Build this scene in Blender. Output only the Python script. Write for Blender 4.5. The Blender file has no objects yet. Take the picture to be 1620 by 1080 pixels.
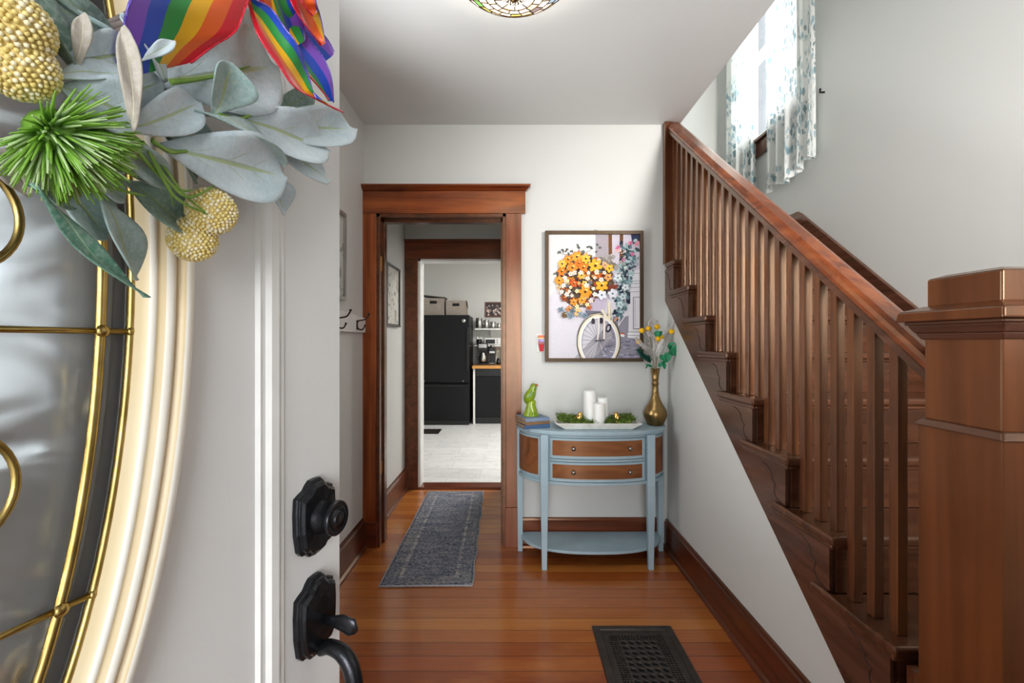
import bpy, bmesh, math, random
from mathutils import Vector, Matrix
R = math.radians
PI = math.pi
SC = bpy.context.scene
COL = SC.collection

# ------------------------------------------------------------------ camera, sky, large lights, exposure
EYE = 1.262
cam_d = bpy.data.cameras.new('camera'); cam_d.lens = 16; cam_d.sensor_width = 36; cam_d.clip_start = 0.02
cam = bpy.data.objects.new('camera', cam_d); COL.objects.link(cam)
cam.location = (0, 0, EYE); cam.rotation_euler = (R(90), 0, 0)
SC.camera = cam
SC.view_settings.view_transform = 'Standard'
SC.view_settings.look = 'None'
SC.view_settings.exposure = 0.5
SC.view_settings.gamma = 1.0
SC.view_settings.use_curve_mapping = False
SC.cycles.max_bounces = 10
SC.cycles.diffuse_bounces = 6
SC.cycles.glossy_bounces = 5
SC.cycles.transmission_bounces = 8
SC.cycles.transparent_max_bounces = 16
SC.cycles.use_denoising = True
SC.cycles.sample_clamp_indirect = 6
SC.cycles.caustics_refractive = False
SC.cycles.caustics_reflective = False

world = bpy.data.worlds.new('sky'); SC.world = world; world.use_nodes = True
world.node_tree.nodes['Background'].inputs[0].default_value = (0.86, 0.93, 1.0, 1)
world.node_tree.nodes['Background'].inputs[1].default_value = 0.55


def area(name, loc, rot, sx, sy, power, color=(1, 1, 1), spread=180):
    d = bpy.data.lights.new(name, 'AREA'); d.shape = 'RECTANGLE'; d.size = sx; d.size_y = sy
    d.energy = power; d.color = color; d.spread = R(spread)
    o = bpy.data.objects.new(name, d); COL.objects.link(o); o.location = loc
    o.rotation_euler = rot
    return o


area('daylight_doorway', (0.10, -6.3, 1.75), (R(90), 0, 0), 3.6, 3.4, 330, (0.97, 0.985, 1.0))
area('ceiling_fill_porch', (0.1, -1.35, 0.02), (R(140), 0, 0), 3.0, 1.6, 16, (1.0, 0.99, 0.97))  # low fill added outside the door to throw light up at the ceiling
area('ceiling_fill_left', (-1.75, 1.45, 0.75), (0, R(-128), 0), 1.2, 1.3, 66, (0.95, 0.98, 1.0))  # added up-light, aimed through the left opening to brighten the ceiling
area('daylight_front_window', (1.72, -1.0, 2.15), (R(90), 0, 0), 1.4, 1.6, 80, (1.0, 0.97, 0.93), 90)
area('left_window_fill', (-1.45, 1.45, 1.6), (0, R(-90), 0), 1.6, 1.3, 24, (0.95, 0.98, 1.0))  # fill light added outside the invented left window
area('daylight_stair_window', (2.35, 3.42, 3.6), (0, R(90), 0), 1.7, 1.1, 46, (0.95, 0.98, 1.0))
area('upstairs_fill', (0.6, 1.6, 5.0), (0, 0, 0), 1.2, 1.2, 10, (1.0, 0.98, 0.95))  # unseen fill added to lift the upper stairwell

# ------------------------------------------------------------------ colours and materials


def C(h, a=1.0):
    h = h.lstrip('#')
    v = [int(h[i:i + 2], 16) / 255 for i in (0, 2, 4)]
    return tuple((x / 12.92 if x <= 0.04045 else ((x + 0.055) / 1.055) ** 2.4) for x in v) + (a,)


class NT:
    def __init__(s, name):
        s.m = bpy.data.materials.new(name); s.m.use_nodes = True
        s.t = s.m.node_tree; s.b = s.t.nodes['Principled BSDF']; s.out = s.t.nodes['Material Output']

    def n(s, typ, **kw):
        nd = s.t.nodes.new(typ)
        for k, v in kw.items():
            if hasattr(nd, k): setattr(nd, k, v)
            else: nd.inputs[k.replace('_', ' ')].default_value = v
        return nd

    def l(s, a, b): s.t.links.new(a, b)

    def coord(s, scale=(1, 1, 1), rot=(0, 0, 0), kind='Object'):
        tc = s.n('ShaderNodeTexCoord'); mp = s.n('ShaderNodeMapping')
        mp.inputs['Scale'].default_value = scale; mp.inputs['Rotation'].default_value = rot
        s.l(tc.outputs[kind], mp.inputs[0]); return mp.outputs[0]

    def noise(s, vec, scale=5, detail=4, rough=0.5, dist=0.0):
        n = s.n('ShaderNodeTexNoise'); n.inputs['Scale'].default_value = scale; n.inputs['Detail'].default_value = detail
        n.inputs['Roughness'].default_value = rough; n.inputs['Distortion'].default_value = dist
        s.l(vec, n.inputs['Vector']); return n.outputs['Fac']

    def ramp(s, fac, stops, interp='LINEAR'):
        r = s.n('ShaderNodeValToRGB'); cr = r.color_ramp; cr.interpolation = interp
        while len(cr.elements) < len(stops): cr.elements.new(0.5)
        for e, (p, c) in zip(cr.elements, stops): e.position = p; e.color = c
        s.l(fac, r.inputs[0]); return r.outputs[0]

    def mix(s, fac, a, b, mode='MIX'):
        m = s.n('ShaderNodeMix', data_type='RGBA', blend_type=mode)
        for inp, v in ((m.inputs[0], fac), (m.inputs[6], a), (m.inputs[7], b)):
            if hasattr(v, 'is_output'): s.l(v, inp)
            else: inp.default_value = v
        return m.outputs[2]

    def math(s, op, a, b=None, clamp=False):
        m = s.n('ShaderNodeMath', operation=op); m.use_clamp = clamp
        for inp, v in zip(m.inputs, (a, b)):
            if v is None: continue
            if hasattr(v, 'is_output'): s.l(v, inp)
            else: inp.default_value = v
        return m.outputs[0]

    def bump(s, h, strength=0.3, dist=0.01):
        b = s.n('ShaderNodeBump'); b.inputs['Strength'].default_value = strength; b.inputs['Distance'].default_value = dist
        s.l(h, b.inputs['Height']); s.l(b.outputs[0], s.b.inputs['Normal'])

    def set(s, col=None, rough=None, metal=None, **kw):
        for key, v in (('Base Color', col), ('Roughness', rough), ('Metallic', metal)):
            if v is None: continue
            if hasattr(v, 'is_output'): s.l(v, s.b.inputs[key])
            else: s.b.inputs[key].default_value = v
        for k, v in kw.items():
            s.b.inputs[k.replace('_', ' ')].default_value = v
        return s.m


def plain(name, col, rough=0.5, metal=0.0, col2=None, nscale=8, bump=0.0, bscale=60, **kw):
    t = NT(name)
    v = t.coord()
    c2 = C(col2) if col2 else tuple(min(1, x * 0.88) for x in C(col)[:3]) + (1,)
    f = t.noise(v, nscale, 4)
    c = t.ramp(f, [(0.35, C(col)), (0.65, c2)])
    t.set(c, rough, metal, **kw)
    if bump: t.bump(t.noise(v, bscale, 3), bump, 0.003)
    return t.m


def wood(name, c1, c2, c3, axis=2, rough=0.3, coat=0.3, scale=1.0, knots=True):
    """grain runs along the axis given"""
    t = NT(name)
    s = [14 * scale] * 3; s[axis] = 0.9 * scale
    v = t.coord(tuple(s))
    big = t.noise(v, 1.0, 3, 0.55, 1.2)
    s2 = [90 * scale] * 3; s2[axis] = 3 * scale
    fine = t.noise(t.coord(tuple(s2)), 1.0, 3, 0.6)
    wear = t.noise(t.coord((1, 1, 1)), 3.0, 4, 0.6)
    c = t.ramp(big, [(0.30, C(c1)), (0.50, C(c2)), (0.68, C(c3))])
    c = t.mix(t.math('MULTIPLY', fine, 0.5), c, C(c1))
    c = t.mix(t.math('MULTIPLY', t.math('SUBTRACT', wear, 0.45, True), 1.1), c, C(c3))
    t.set(c, rough, 0, Coat_Weight=coat * 0.5, Coat_Roughness=0.22)
    t.b.inputs['Specular Tint'].default_value = (1.0, 0.66, 0.40, 1); t.b.inputs['Coat Tint'].default_value = (1.0, 0.9, 0.75, 1)
    t.b.inputs['Specular IOR Level'].default_value = 0.75
    t.bump(t.math('ADD', fine, big), 0.10, 0.004)
    return t.m


def paint_wall(name, col, col2):
    t = NT(name)
    v = t.coord()
    c = t.ramp(t.noise(v, 1.2, 4, 0.6), [(0.3, C(col)), (0.7, C(col2))])
    t.set(c, 0.55, 0)
    t.bump(t.math('ADD', t.noise(v, 90, 2), t.math('MULTIPLY', t.noise(v, 5, 3), 3.0)), 0.06, 0.004)
    return t.m


MWALL = paint_wall('wall_paint', '#d4d4d0', '#d1d2cf')
MCEIL = paint_wall('ceiling_paint', '#d8d8d6', '#d3d3d1')
MDOOR = paint_wall('door_paint', '#dededd', '#dadad8')
MWHITE = plain('white_paint', '#e9e9e6', 0.4)
MCAS_V = wood('casing_wood_upright', '#481709', '#7f3a17', '#a35226', 2, 0.24, 0.5)
MCAS_H = wood('casing_wood_level', '#4b180a', '#823c1a', '#a6552a', 0, 0.24, 0.5)
MCAS_R = wood('casing_wood_reddish', '#4a1e15', '#75392a', '#8c4e3c', 2, 0.26, 0.4)
MBASE_X = wood('baseboard_wood_cross', '#34130b', '#5e2a1a', '#7b3b26', 0, 0.28, 0.4)
MBASE_Y = wood('baseboard_wood_deep', '#2e130b', '#54281a', '#6c3724', 1, 0.3, 0.35)
MST_X = wood('stair_paint_cross', '#321b11', '#4a2a1d', '#5f3a28', 0, 0.27, 0.5)
MST_Y = wood('stair_paint_deep', '#362017', '#503228', '#664234', 1, 0.27, 0.5)
MST_Z = wood('stair_paint_upright', '#3a1f13', '#58301d', '#734527', 2, 0.27, 0.6)
MNEWEL = wood('newel_paint', '#452211', '#62371e', '#784627', 2, 0.25, 0.5, 0.35)
MRAIL = wood('handrail_wood', '#512210', '#7c3c1e', '#934e28', 1, 0.24, 0.5)
MGROOVE = plain('groove_shadow_line', '#1d0e09', 0.7)
MBRASS = plain('brass', '#9c7f3c', 0.22, 1.0, '#7c6230', 20)
MGOLD = plain('polished_gold', '#e2b565', 0.12, 1.0, '#d3a350', 20)
MCAME = plain('brass_came', '#b39a5e', 0.32, 1.0, '#8f7740', 30)
MBLACKM = plain('aged_black_bronze', '#2a2b2e', 0.27, 0.8, '#36373b', 30, 0.15, 120)
MBLACK = plain('black_appliance', '#08090b', 0.38, 0.0, '#0c0d10', 30, 0.12, 200, Specular_IOR_Level=0.25)
MBLACKP = plain('black_plastic', '#0a0a0c', 0.3)
MSTEEL = plain('brushed_steel', '#b9b8b3', 0.25, 1.0)
MBLUE = plain('blue_grey_chalk_paint', '#a3b9c3', 0.5, 0.0, '#9ab1bc', 6)
MDRAW = wood('drawer_veneer', '#5c331c', '#85502f', '#99633c', 0, 0.4, 0.2, 0.8)
MBUTCHER = wood('butcher_block', '#a8703a', '#c08a4c', '#cf9c5c', 0, 0.4, 0.2)
MCREAM = plain('cream_frame_paint', '#efebe0', 0.38, 0.0, '#eae4d5', 3)
MWAX = plain('white_wax', '#f1f1ee', 0.45, 0, '#ecece8', 4, Subsurface_Weight=0.15)
MWTRAY = plain('whitewashed_tray', '#ebe9e4', 0.5, 0, '#d9d5cc', 25)
MPAPER = plain('book_pages', '#b29169', 0.8, 0, '#94744f', 40)


def floor_mat():
    t = NT('pine_floor_boards')
    v = t.coord()
    br = t.n('ShaderNodeTexBrick')
    br.offset = 0.5; br.squash = 1.0; v.node.inputs['Location'].default_value = (1.0, 0, 0)
    br.inputs['Scale'].default_value = 1.0
    br.inputs['Brick Width'].default_value = 6.1
    br.inputs['Row Height'].default_value = 0.083
    br.inputs['Mortar Size'].default_value = 0.0011
    br.inputs['Mortar Smooth'].default_value = 0.2
    br.inputs['Bias'].default_value = 0.0
    br.inputs['Color1'].default_value = (0, 0, 0, 1)
    br.inputs['Color2'].default_value = (1, 1, 1, 1)
    br.inputs['Mortar'].default_value = (0.5, 0.5, 0.5, 1)
    t.l(v, br.inputs['Vector'])
    rowc = t.ramp(br.outputs['Color'], [(0.0, C('#8a4119')), (0.25, C('#ba6d33')), (0.5, C('#cb823c')), (0.75, C('#a55423')), (1.0, C('#d8984c'))])
    g = t.noise(t.coord((2.2, 70, 1)), 1.0, 4, 0.6, 0.6)
    wear = t.noise(t.coord((0.9, 2.2, 1)), 2.0, 4, 0.6)
    c = t.mix(t.math('MULTIPLY', g, 0.6), rowc, C('#6e2c0e'))
    c = t.mix(t.math('MULTIPLY', t.math('SUBTRACT', wear, 0.5, True), 2.2), c, C('#c07b38'))
    c = t.mix(br.outputs['Fac'], c, C('#2a0f07'))
    t.set(c, 0.26, 0, Coat_Weight=0.35, Coat_Roughness=0.18)
    h = t.math('SUBTRACT', t.math('MULTIPLY', g, 0.25), br.outputs['Fac'])
    t.bump(h, 0.25, 0.004)
    return t.m


def tile_mat():
    t = NT('marble_tile')
    v = t.coord()
    br = t.n('ShaderNodeTexBrick')
    br.inputs['Scale'].default_value = 1.0
    br.inputs['Brick Width'].default_value = 0.6; br.inputs['Row Height'].default_value = 0.3
    br.inputs['Mortar Size'].default_value = 0.003
    br.inputs['Color1'].default_value = C('#e0e0de'); br.inputs['Color2'].default_value = C('#d3d3d2'); br.inputs['Mortar'].default_value = C('#c3c3c2')
    t.l(v, br.inputs['Vector'])
    w = t.noise(t.coord((1.2, 6, 1), (0, 0, R(-25))), 2.2, 6, 0.65, 1.5)
    vein = t.ramp(w, [(0.0, (0, 0, 0, 1)), (0.50, (0, 0, 0, 1)), (0.54, (1, 1, 1, 1)), (0.58, (0, 0, 0, 1))])
    c = t.mix(t.math('MULTIPLY', vein, 0.45), br.outputs['Color'], C('#8d9097'))
    t.set(c, 0.3)
    return t.m


def rug_mat():
    t = NT('worn_blue_runner')
    tc = t.n('ShaderNodeUVMap'); sep = t.n('ShaderNodeSeparateXYZ'); t.l(tc.outputs[0], sep.inputs[0])
    u, v = sep.outputs[0], sep.outputs[1]
    W_, L_ = 0.47, 1.47
    du = t.math('MULTIPLY', t.math('MINIMUM', u, t.math('SUBTRACT', 1.0, u)), W_)
    dv = t.math('MULTIPLY', t.math('MINIMUM', v, t.math('SUBTRACT', 1.0, v)), L_)
    d = t.math('MINIMUM', du, dv)
    wob = t.math('MULTIPLY', t.math('SUBTRACT', t.noise(t.coord((1, 1, 1)), 25, 4), 0.5), 0.012)
    d = t.math('ADD', d, wob)
    base = t.ramp(d, [(0.0, C('#55595f')), (0.012, C('#43474f')), (0.016, C('#7d7d80')), (0.075, C('#75777b')), (0.082, C('#b4adab')),
                      (0.094, C('#a7a3a2')), (0.10, C('#565d6c')), (0.13, C('#6d7280')), (0.2, C('#7b7d86'))])
    n1 = t.noise(t.coord((60, 60, 1)), 1.0, 5, 0.75)
    n2 = t.noise(t.coord((4, 14, 1)), 1.6, 5, 0.7, 1.0)
    vo = t.n('ShaderNodeTexVoronoi'); vo.inputs['Scale'].default_value = 1.0
    t.l(t.coord((16, 11, 1)), vo.inputs['Vector'])
    motif = t.ramp(vo.outputs['Distance'], [(0.18, (1, 1, 1, 1)), (0.26, (0, 0, 0, 1)), (0.36, (0, 0, 0, 1)), (0.42, (1, 1, 1, 1))])
    c = t.mix(t.math('MULTIPLY', motif, 0.14), base, C('#b7b1ac'))
    c = t.mix(t.ramp(n2, [(0.40, (0, 0, 0, 1)), (0.58, (0.8, 0.8, 0.8, 1))]), c, C('#444e66'))
    c = t.mix(t.ramp(n1, [(0.50, (0, 0, 0, 1)), (0.64, (0.7, 0.7, 0.7, 1))]), c, C('#b7b4b6'))
    c = t.mix(t.ramp(n1, [(0.36, (0.75, 0.75, 0.75, 1)), (0.46, (0, 0, 0, 1))]), c, C('#22262f'))
    t.set(c, 0.95)
    t.bump(n1, 0.5, 0.004)
    return t.m


def curtain_mat():
    t = NT('floral_voile')
    uv = t.n('ShaderNodeUVMap').outputs[0]

    def leaves(scale, rot, seed, stretch, thr):
        mp = t.n('ShaderNodeMapping'); mp.inputs['Scale'].default_value = (scale * stretch, scale, 1)
        mp.inputs['Rotation'].default_value = (0, 0, rot); mp.inputs['Location'].default_value = (seed, seed * 0.7, 0)
        t.l(uv, mp.inputs[0])
        nz = t.n('ShaderNodeTexNoise'); nz.inputs['Scale'].default_value = 2.0
        t.l(mp.outputs[0], nz.inputs['Vector'])
        ad = t.n('ShaderNodeVectorMath', operation='MULTIPLY_ADD'); ad.inputs[1].default_value = (0.6, 0.6, 0.6)
        t.l(nz.outputs['Color'], ad.inputs[0]); t.l(mp.outputs[0], ad.inputs[2])
        vo = t.n('ShaderNodeTexVoronoi'); vo.inputs['Scale'].default_value = 1.0; t.l(ad.outputs[0], vo.inputs['Vector'])
        m = t.ramp(vo.outputs['Distance'], [(thr - 0.03, (1, 1, 1, 1)), (thr + 0.03, (0, 0, 0, 1))])
        return m, vo.outputs['Color']
    cl = t.noise(t.coord((1, 1, 1)), 4.0, 3)
    gate = t.ramp(cl, [(0.42, (0, 0, 0, 1)), (0.52, (1, 1, 1, 1))])
    m1, c1 = leaves(15, R(40), 0.0, 3.4, 0.36)
    m2, c2 = leaves(16, R(-35), 3.1, 3.6, 0.36)
    m3, c3 = leaves(7, R(10), 7.7, 1.2, 0.30)
    col = t.mix(t.math('MULTIPLY', m3, 0.35), C('#f2f3f0'), C('#b7c9c4'))
    tint = t.mix(t.noise(t.coord((1, 1, 1)), 18, 2), C('#4f7f93'), C('#88958a'))
    col = t.mix(t.math('MULTIPLY', t.math('MULTIPLY', m1, gate), 0.85), col, tint)
    col = t.mix(t.math('MULTIPLY', t.math('MULTIPLY', m2, gate), 0.75), col, C('#7fa9b8'))
    t.set(col, 0.8)
    tr = t.n('ShaderNodeBsdfTranslucent'); t.l(col, tr.inputs[0])
    tp = t.n('ShaderNodeBsdfTransparent')
    mx = t.n('ShaderNodeMixShader'); mx.inputs[0].default_value = 0.38
    t.l(t.b.outputs[0], mx.inputs[1]); t.l(tr.outputs[0], mx.inputs[2])
    mx2 = t.n('ShaderNodeMixShader'); mx2.inputs[0].default_value = 0.03
    t.l(mx.outputs[0], mx2.inputs[1]); t.l(tp.outputs[0], mx2.inputs[2])
    t.l(mx2.outputs[0], t.out.inputs[0])
    return t.m


def leaf_mat(name, main, second, vein, under=None):
    t = NT(name)
    uv = t.n('ShaderNodeUVMap'); sep = t.n('ShaderNodeSeparateXYZ'); t.l(uv.outputs[0], sep.inputs[0])
    d = t.math('ABSOLUTE', t.math('SUBTRACT', sep.outputs[1], 0.5))
    mid = t.ramp(t.math('MULTIPLY', d, t.math('ADD', sep.outputs[0], 0.55)), [(0.018, (1, 1, 1, 1)), (0.04, (0, 0, 0, 1))])
    fade = t.ramp(sep.outputs[0], [(0.55, (1, 1, 1, 1)), (0.78, (0, 0, 0, 1))])
    # side veins, slanting towards the tip
    w = t.math('SINE', t.math('MULTIPLY', t.math('SUBTRACT', sep.outputs[0], t.math('MULTIPLY', d, 0.7)), 32))
    side = t.ramp(w, [(0.95, (0, 0, 0, 1)), (1.0, (1, 1, 1, 1))])
    near = t.ramp(d, [(0.16, (1, 1, 1, 1)), (0.22, (0, 0, 0, 1))])
    v = t.math('MULTIPLY', t.math('MAXIMUM', mid, t.math('MULTIPLY', t.math('MULTIPLY', side, near), 0.5)), fade)
    fz = t.noise(t.coord((1, 1, 1)), 260, 3, 0.7)
    big = t.noise(t.coord((1, 1, 1)), 22, 3, 0.6)
    c = t.mix(t.ramp(big, [(0.35, (0, 0, 0, 1)), (0.65, (1, 1, 1, 1))]), C(main), C(second))
    c = t.mix(t.math('MULTIPLY', t.math('SUBTRACT', fz, 0.4, True), 0.6), c, C('#ffffff'))
    c = t.mix(t.math('MULTIPLY', v, 0.8), c, C(vein))
    t.set(c, 0.85, 0, Sheen_Weight=0.3)
    t.bump(t.math('ADD', fz, t.math('MULTIPLY', v, -2.0)), 0.35, 0.0015)
    return t.m


def ribbon_mat():
    t = NT('rainbow_ribbon')
    uv = t.n('ShaderNodeUVMap'); sep = t.n('ShaderNodeSeparateXYZ'); t.l(uv.outputs[0], sep.inputs[0])
    cols = ['#e5122a', '#f4671f', '#f7bb15', '#2f9a45', '#1d4fc9', '#8a55cf']
    c = t.ramp(sep.outputs[1], [(i / 6, C(h)) for i, h in enumerate(cols)], 'CONSTANT')
    t.set(c, 0.4, 0, Sheen_Weight=0.2)
    tr = t.n('ShaderNodeBsdfTranslucent'); t.l(c, tr.inputs[0])
    mx = t.n('ShaderNodeMixShader'); mx.inputs[0].default_value = 0.3
    t.l(t.b.outputs[0], mx.inputs[1]); t.l(tr.outputs[0], mx.inputs[2]); t.l(mx.outputs[0], t.out.inputs[0])
    return t.m


def glass(name, rough=0.03, bump=0.3, bscale=9, tint='#f2f7f6', stretch=(1, 1, 1), dist=0.02, ior=1.45, milky=0.0):
    t = NT(name)
    t.set(C(tint), rough, 0, Transmission_Weight=1.0, IOR=ior)
    t.bump(t.noise(t.coord(stretch), bscale, 2, 0.5, 1.5), bump, dist)
    if milky:       # textured glass scatters some light
        tr = t.n('ShaderNodeBsdfTranslucent'); df = t.n('ShaderNodeBsdfDiffuse')
        a = t.n('ShaderNodeMixShader'); t.l(tr.outputs[0], a.inputs[1]); t.l(df.outputs[0], a.inputs[2])
        m = t.n('ShaderNodeMixShader'); m.inputs[0].default_value = milky
        t.l(t.b.outputs[0], m.inputs[1]); t.l(a.outputs[0], m.inputs[2]); t.l(m.outputs[0], t.out.inputs[0])
    return t.m


def emis(name, col, s, base=None):
    t = NT(name); t.set(C(base or col), 0.4)
    t.b.inputs['Emission Color'].default_value = C(col); t.b.inputs['Emission Strength'].default_value = s
    return t.m


# ------------------------------------------------------------------ mesh helpers
class MB:
    def __init__(s): s.b = bmesh.new(); s.uv = s.b.loops.layers.uv.new('UVMap')

    def poly(s, pts, mi=0, smooth=False):
        f = s.b.faces.new([s.b.verts.new(p) for p in pts]); f.material_index = mi; f.smooth = smooth; return f

    def box(s, x0, x1, y0, y1, z0, z1, mi=0):
        v = [s.b.verts.new((x, y, z)) for z in (z0, z1) for y in (y0, y1) for x in (x0, x1)]
        for q in ((0, 2, 3, 1), (4, 5, 7, 6), (0, 1, 5, 4), (2, 6, 7, 3), (0, 4, 6, 2), (1, 3, 7, 5)):
            f = s.b.faces.new([v[i] for i in q]); f.material_index = mi
        return s

    def frus(s, r0, z0, r1, z1, mi=0):
        """rectangles r = (x0,x1,y0,y1) at heights z0, z1"""
        v = [s.b.verts.new((x, y, z)) for (r, z) in ((r0, z0), (r1, z1)) for y in r[2:] for x in r[:2]]
        for q in ((0, 2, 3, 1), (4, 5, 7, 6), (0, 1, 5, 4), (2, 6, 7, 3), (0, 4, 6, 2), (1, 3, 7, 5)):
            f = s.b.faces.new([v[i] for i in q]); f.material_index = mi
        return s

    def prism(s, pts, vec, mi=0, smooth=False):
        vec = Vector(vec)
        a = [s.b.verts.new(p) for p in pts]; b = [s.b.verts.new(Vector(p) + vec) for p in pts]
        n = len(pts)
        fs = [s.b.faces.new(a[::-1]), s.b.faces.new(b)]
        for i in range(n):
            f = s.b.faces.new((a[i], a[(i + 1) % n], b[(i + 1) % n], b[i])); f.smooth = smooth; fs.append(f)
        for f in fs: f.material_index = mi
        return s

    def rings(s, rings, mi=0, smooth=True, cap=True, closed=False):
        vs = [[s.b.verts.new(p) for p in r] for r in rings]
        m = len(vs[0])
        prs = list(zip(vs[:-1], vs[1:])) + ([(vs[-1], vs[0])] if closed else [])
        for a, b in prs:
            for i in range(m):
                j = (i + 1) % m
                try:
                    f = s.b.faces.new((a[i], a[j], b[j], b[i])); f.smooth = smooth; f.material_index = mi
                except ValueError: pass
        if cap and not closed:
            for r in (vs[0][::-1], vs[-1]):
                f = s.b.faces.new(r); f.material_index = mi; f.smooth = False
        return s

    def tube(s, pts, r, seg=8, mi=0, closed=False, flat=1.0, up=None):
        pts = [Vector(p) for p in pts]; n = len(pts)
        if not isinstance(r, (list, tuple)): r = [r] * n
        ref = Vector(up) if up else None; rings = []
        for i, p in enumerate(pts):
            a = pts[i - 1] if (i > 0 or closed) else p; b = pts[(i + 1) % n] if (i < n - 1 or closed) else p
            d = (b - a).normalized()
            if ref is None:
                ref = Vector((0, 0, 1)) if abs(d.z) < 0.9 else Vector((1, 0, 0))
            u = ref - d * ref.dot(d)
            if u.length < 1e-6: u = d.orthogonal()
            u.normalize(); w = d.cross(u)
            if not up: ref = u
            rings.append([p + (u * math.cos(2 * PI * k / seg) + w * math.sin(2 * PI * k / seg) * flat) * r[i] for k in range(seg)])
        return s.rings(rings, mi, True, True, closed)

    def lathe(s, prof, c=(0, 0, 0), seg=32, mi=0, sx=1, sy=1, smooth=True, axis='z'):
        rings = []
        for (r, z) in prof:
            r = max(r, 1e-5); ring = []
            for k in range(seg):
                a = 2 * PI * k / seg
                p = (r * math.cos(a) * sx, r * math.sin(a) * sy, z)
                if axis == 'y': p = (p[0], z, -p[1])
                if axis == 'x': p = (z, p[0], p[1])
                ring.append(Vector(c) + Vector(p))
            rings.append(ring)
        return s.rings(rings, mi, smooth)

    def ball(s, c, r, seg=16, mi=0, sc=(1, 1, 1), noise=0, rnd=None):
        n = max(4, seg // 2); rings = []
        for i in range(n + 1):
            th = PI * i / n; rr = max(math.sin(th), 0.001)
            rings.append([Vector(c) + Vector((rr * math.cos(2 * PI * k / seg) * sc[0], rr * math.sin(2 * PI * k / seg) * sc[1],
                          -math.cos(th) * sc[2])) * r * (1 + (rnd.uniform(-noise, noise) if rnd else 0)) for k in range(seg)])
        return s.rings(rings, mi)

    def grid(s, fn, nu, nv, mi=0, smooth=True):
        vs = [[s.b.verts.new(fn(i / nu, j / nv)) for j in range(nv + 1)] for i in range(nu + 1)]
        for i in range(nu):
            for j in range(nv):
                f = s.b.faces.new((vs[i][j], vs[i + 1][j], vs[i + 1][j + 1], vs[i][j + 1])); f.material_index = mi; f.smooth = smooth
                for lp, (a, c) in zip(f.loops, ((i, j), (i + 1, j), (i + 1, j + 1), (i, j + 1))): lp[s.uv].uv = (a / nu, c / nv)
        return s

    def build(s, name, mats, parent=None, local=False, bevel=0, solid=0, sub=0, segs=2):
        bmesh.ops.recalc_face_normals(s.b, faces=s.b.faces[:])
        off = Vector((0, 0, 0))
        p = parent
        if not local:
            while p is not None: off += Vector(p.location); p = p.parent
            if off.length > 0: bmesh.ops.translate(s.b, verts=s.b.verts[:], vec=-off)
        me = bpy.data.meshes.new(name); s.b.to_mesh(me); s.b.free()
        for m in (mats if isinstance(mats, (list, tuple)) else [mats]): me.materials.append(m)
        o = bpy.data.objects.new(name, me); COL.objects.link(o)
        if parent is not None: o.parent = parent
        if solid:
            md = o.modifiers.new('solid', 'SOLIDIFY'); md.thickness = solid; md.offset = 0
        if bevel:
            md = o.modifiers.new('bevel', 'BEVEL'); md.width = bevel; md.segments = segs; md.limit_method = 'ANGLE'; md.angle_limit = R(40)
        if sub:
            md = o.modifiers.new('sub', 'SUBSURF'); md.levels = sub; md.render_levels = sub
        return o


def tag(o, label=None, cat=None, group=None, kind=None):
    if label: o['label'] = label
    if cat: o['category'] = cat
    if group: o['group'] = group
    if kind: o['kind'] = kind
    return o


def thing(name, loc, label, cat, group=None, rz=0, kind=None):
    o = bpy.data.objects.new(name, None); COL.objects.link(o); o.location = loc; o.rotation_euler = (0, 0, rz)
    return tag(o, label, cat, group, kind)


def dup(root, parent=None):
    c = root.copy(); COL.objects.link(c); c.parent = parent
    for ch in list(root.children): dup(ch, c)
    return c


def struct(name, mb, mat, parent=None, **kw):
    o = mb.build(name, mat, parent, **kw)
    if parent is None: o['kind'] = 'structure'
    return o


def PX(px, py, Y):      # point seen at (px, py) of the photograph on the plane at depth Y
    return Vector(((px - 810) * Y / 720, Y, EYE - (py - 540) * Y / 720))


def crv(pts, n=8, closed=False):
    """Catmull-Rom through points"""
    P_ = [Vector(p) for p in pts]; out = []
    m = len(P_)
    rng = range(m) if closed else range(m - 1)
    for i in rng:
        p0 = P_[i - 1] if (i > 0 or closed) else P_[0]; p1 = P_[i]; p2 = P_[(i + 1) % m]
        p3 = P_[(i + 2) % m] if (i + 2 < m or closed) else P_[-1]
        for k in range(n):
            t = k / n
            out.append(0.5 * ((2 * p1) + (-p0 + p2) * t + (2 * p0 - 5 * p1 + 4 * p2 - p3) * t * t + (-p0 + 3 * p1 - 3 * p2 + p3) * t ** 3))
    if not closed: out.append(P_[-1])
    return out


# ------------------------------------------------------------------ the room shell
XL, XR, XW = -0.915, 0.957, 1.93       # left wall, wall under the stairs, far stairwell wall
YF, YB, YB2 = -0.183, 2.81, 2.93       # front wall, back wall front and rear faces
ZC = 2.60
YH, YH2 = 3.90, 4.03                   # wall between hall and kitchen
YE = 4.12                              # end wall of the stairwell
YK = 7.55                              # kitchen back wall
XCE = 1.033                            # ceiling edge over the stairs
RISE, RUN, Y1 = 0.1735, 0.2166, 0.666


def wall_y(mb, x0, x1, y0, y1, z0, z1, holes=()):
    """wall in the XZ plane with rectangular holes (x0,x1,z0,z1), left to right"""
    cx = x0
    for (a, b, c, d) in sorted(holes):
        if a > cx: mb.box(cx, a, y0, y1, z0, z1)
        if c > z0: mb.box(a, b, y0, y1, z0, c)
        if d < z1: mb.box(a, b, y0, y1, d, z1)
        cx = b
    if cx < x1: mb.box(cx, x1, y0, y1, z0, z1)
    return mb


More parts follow.
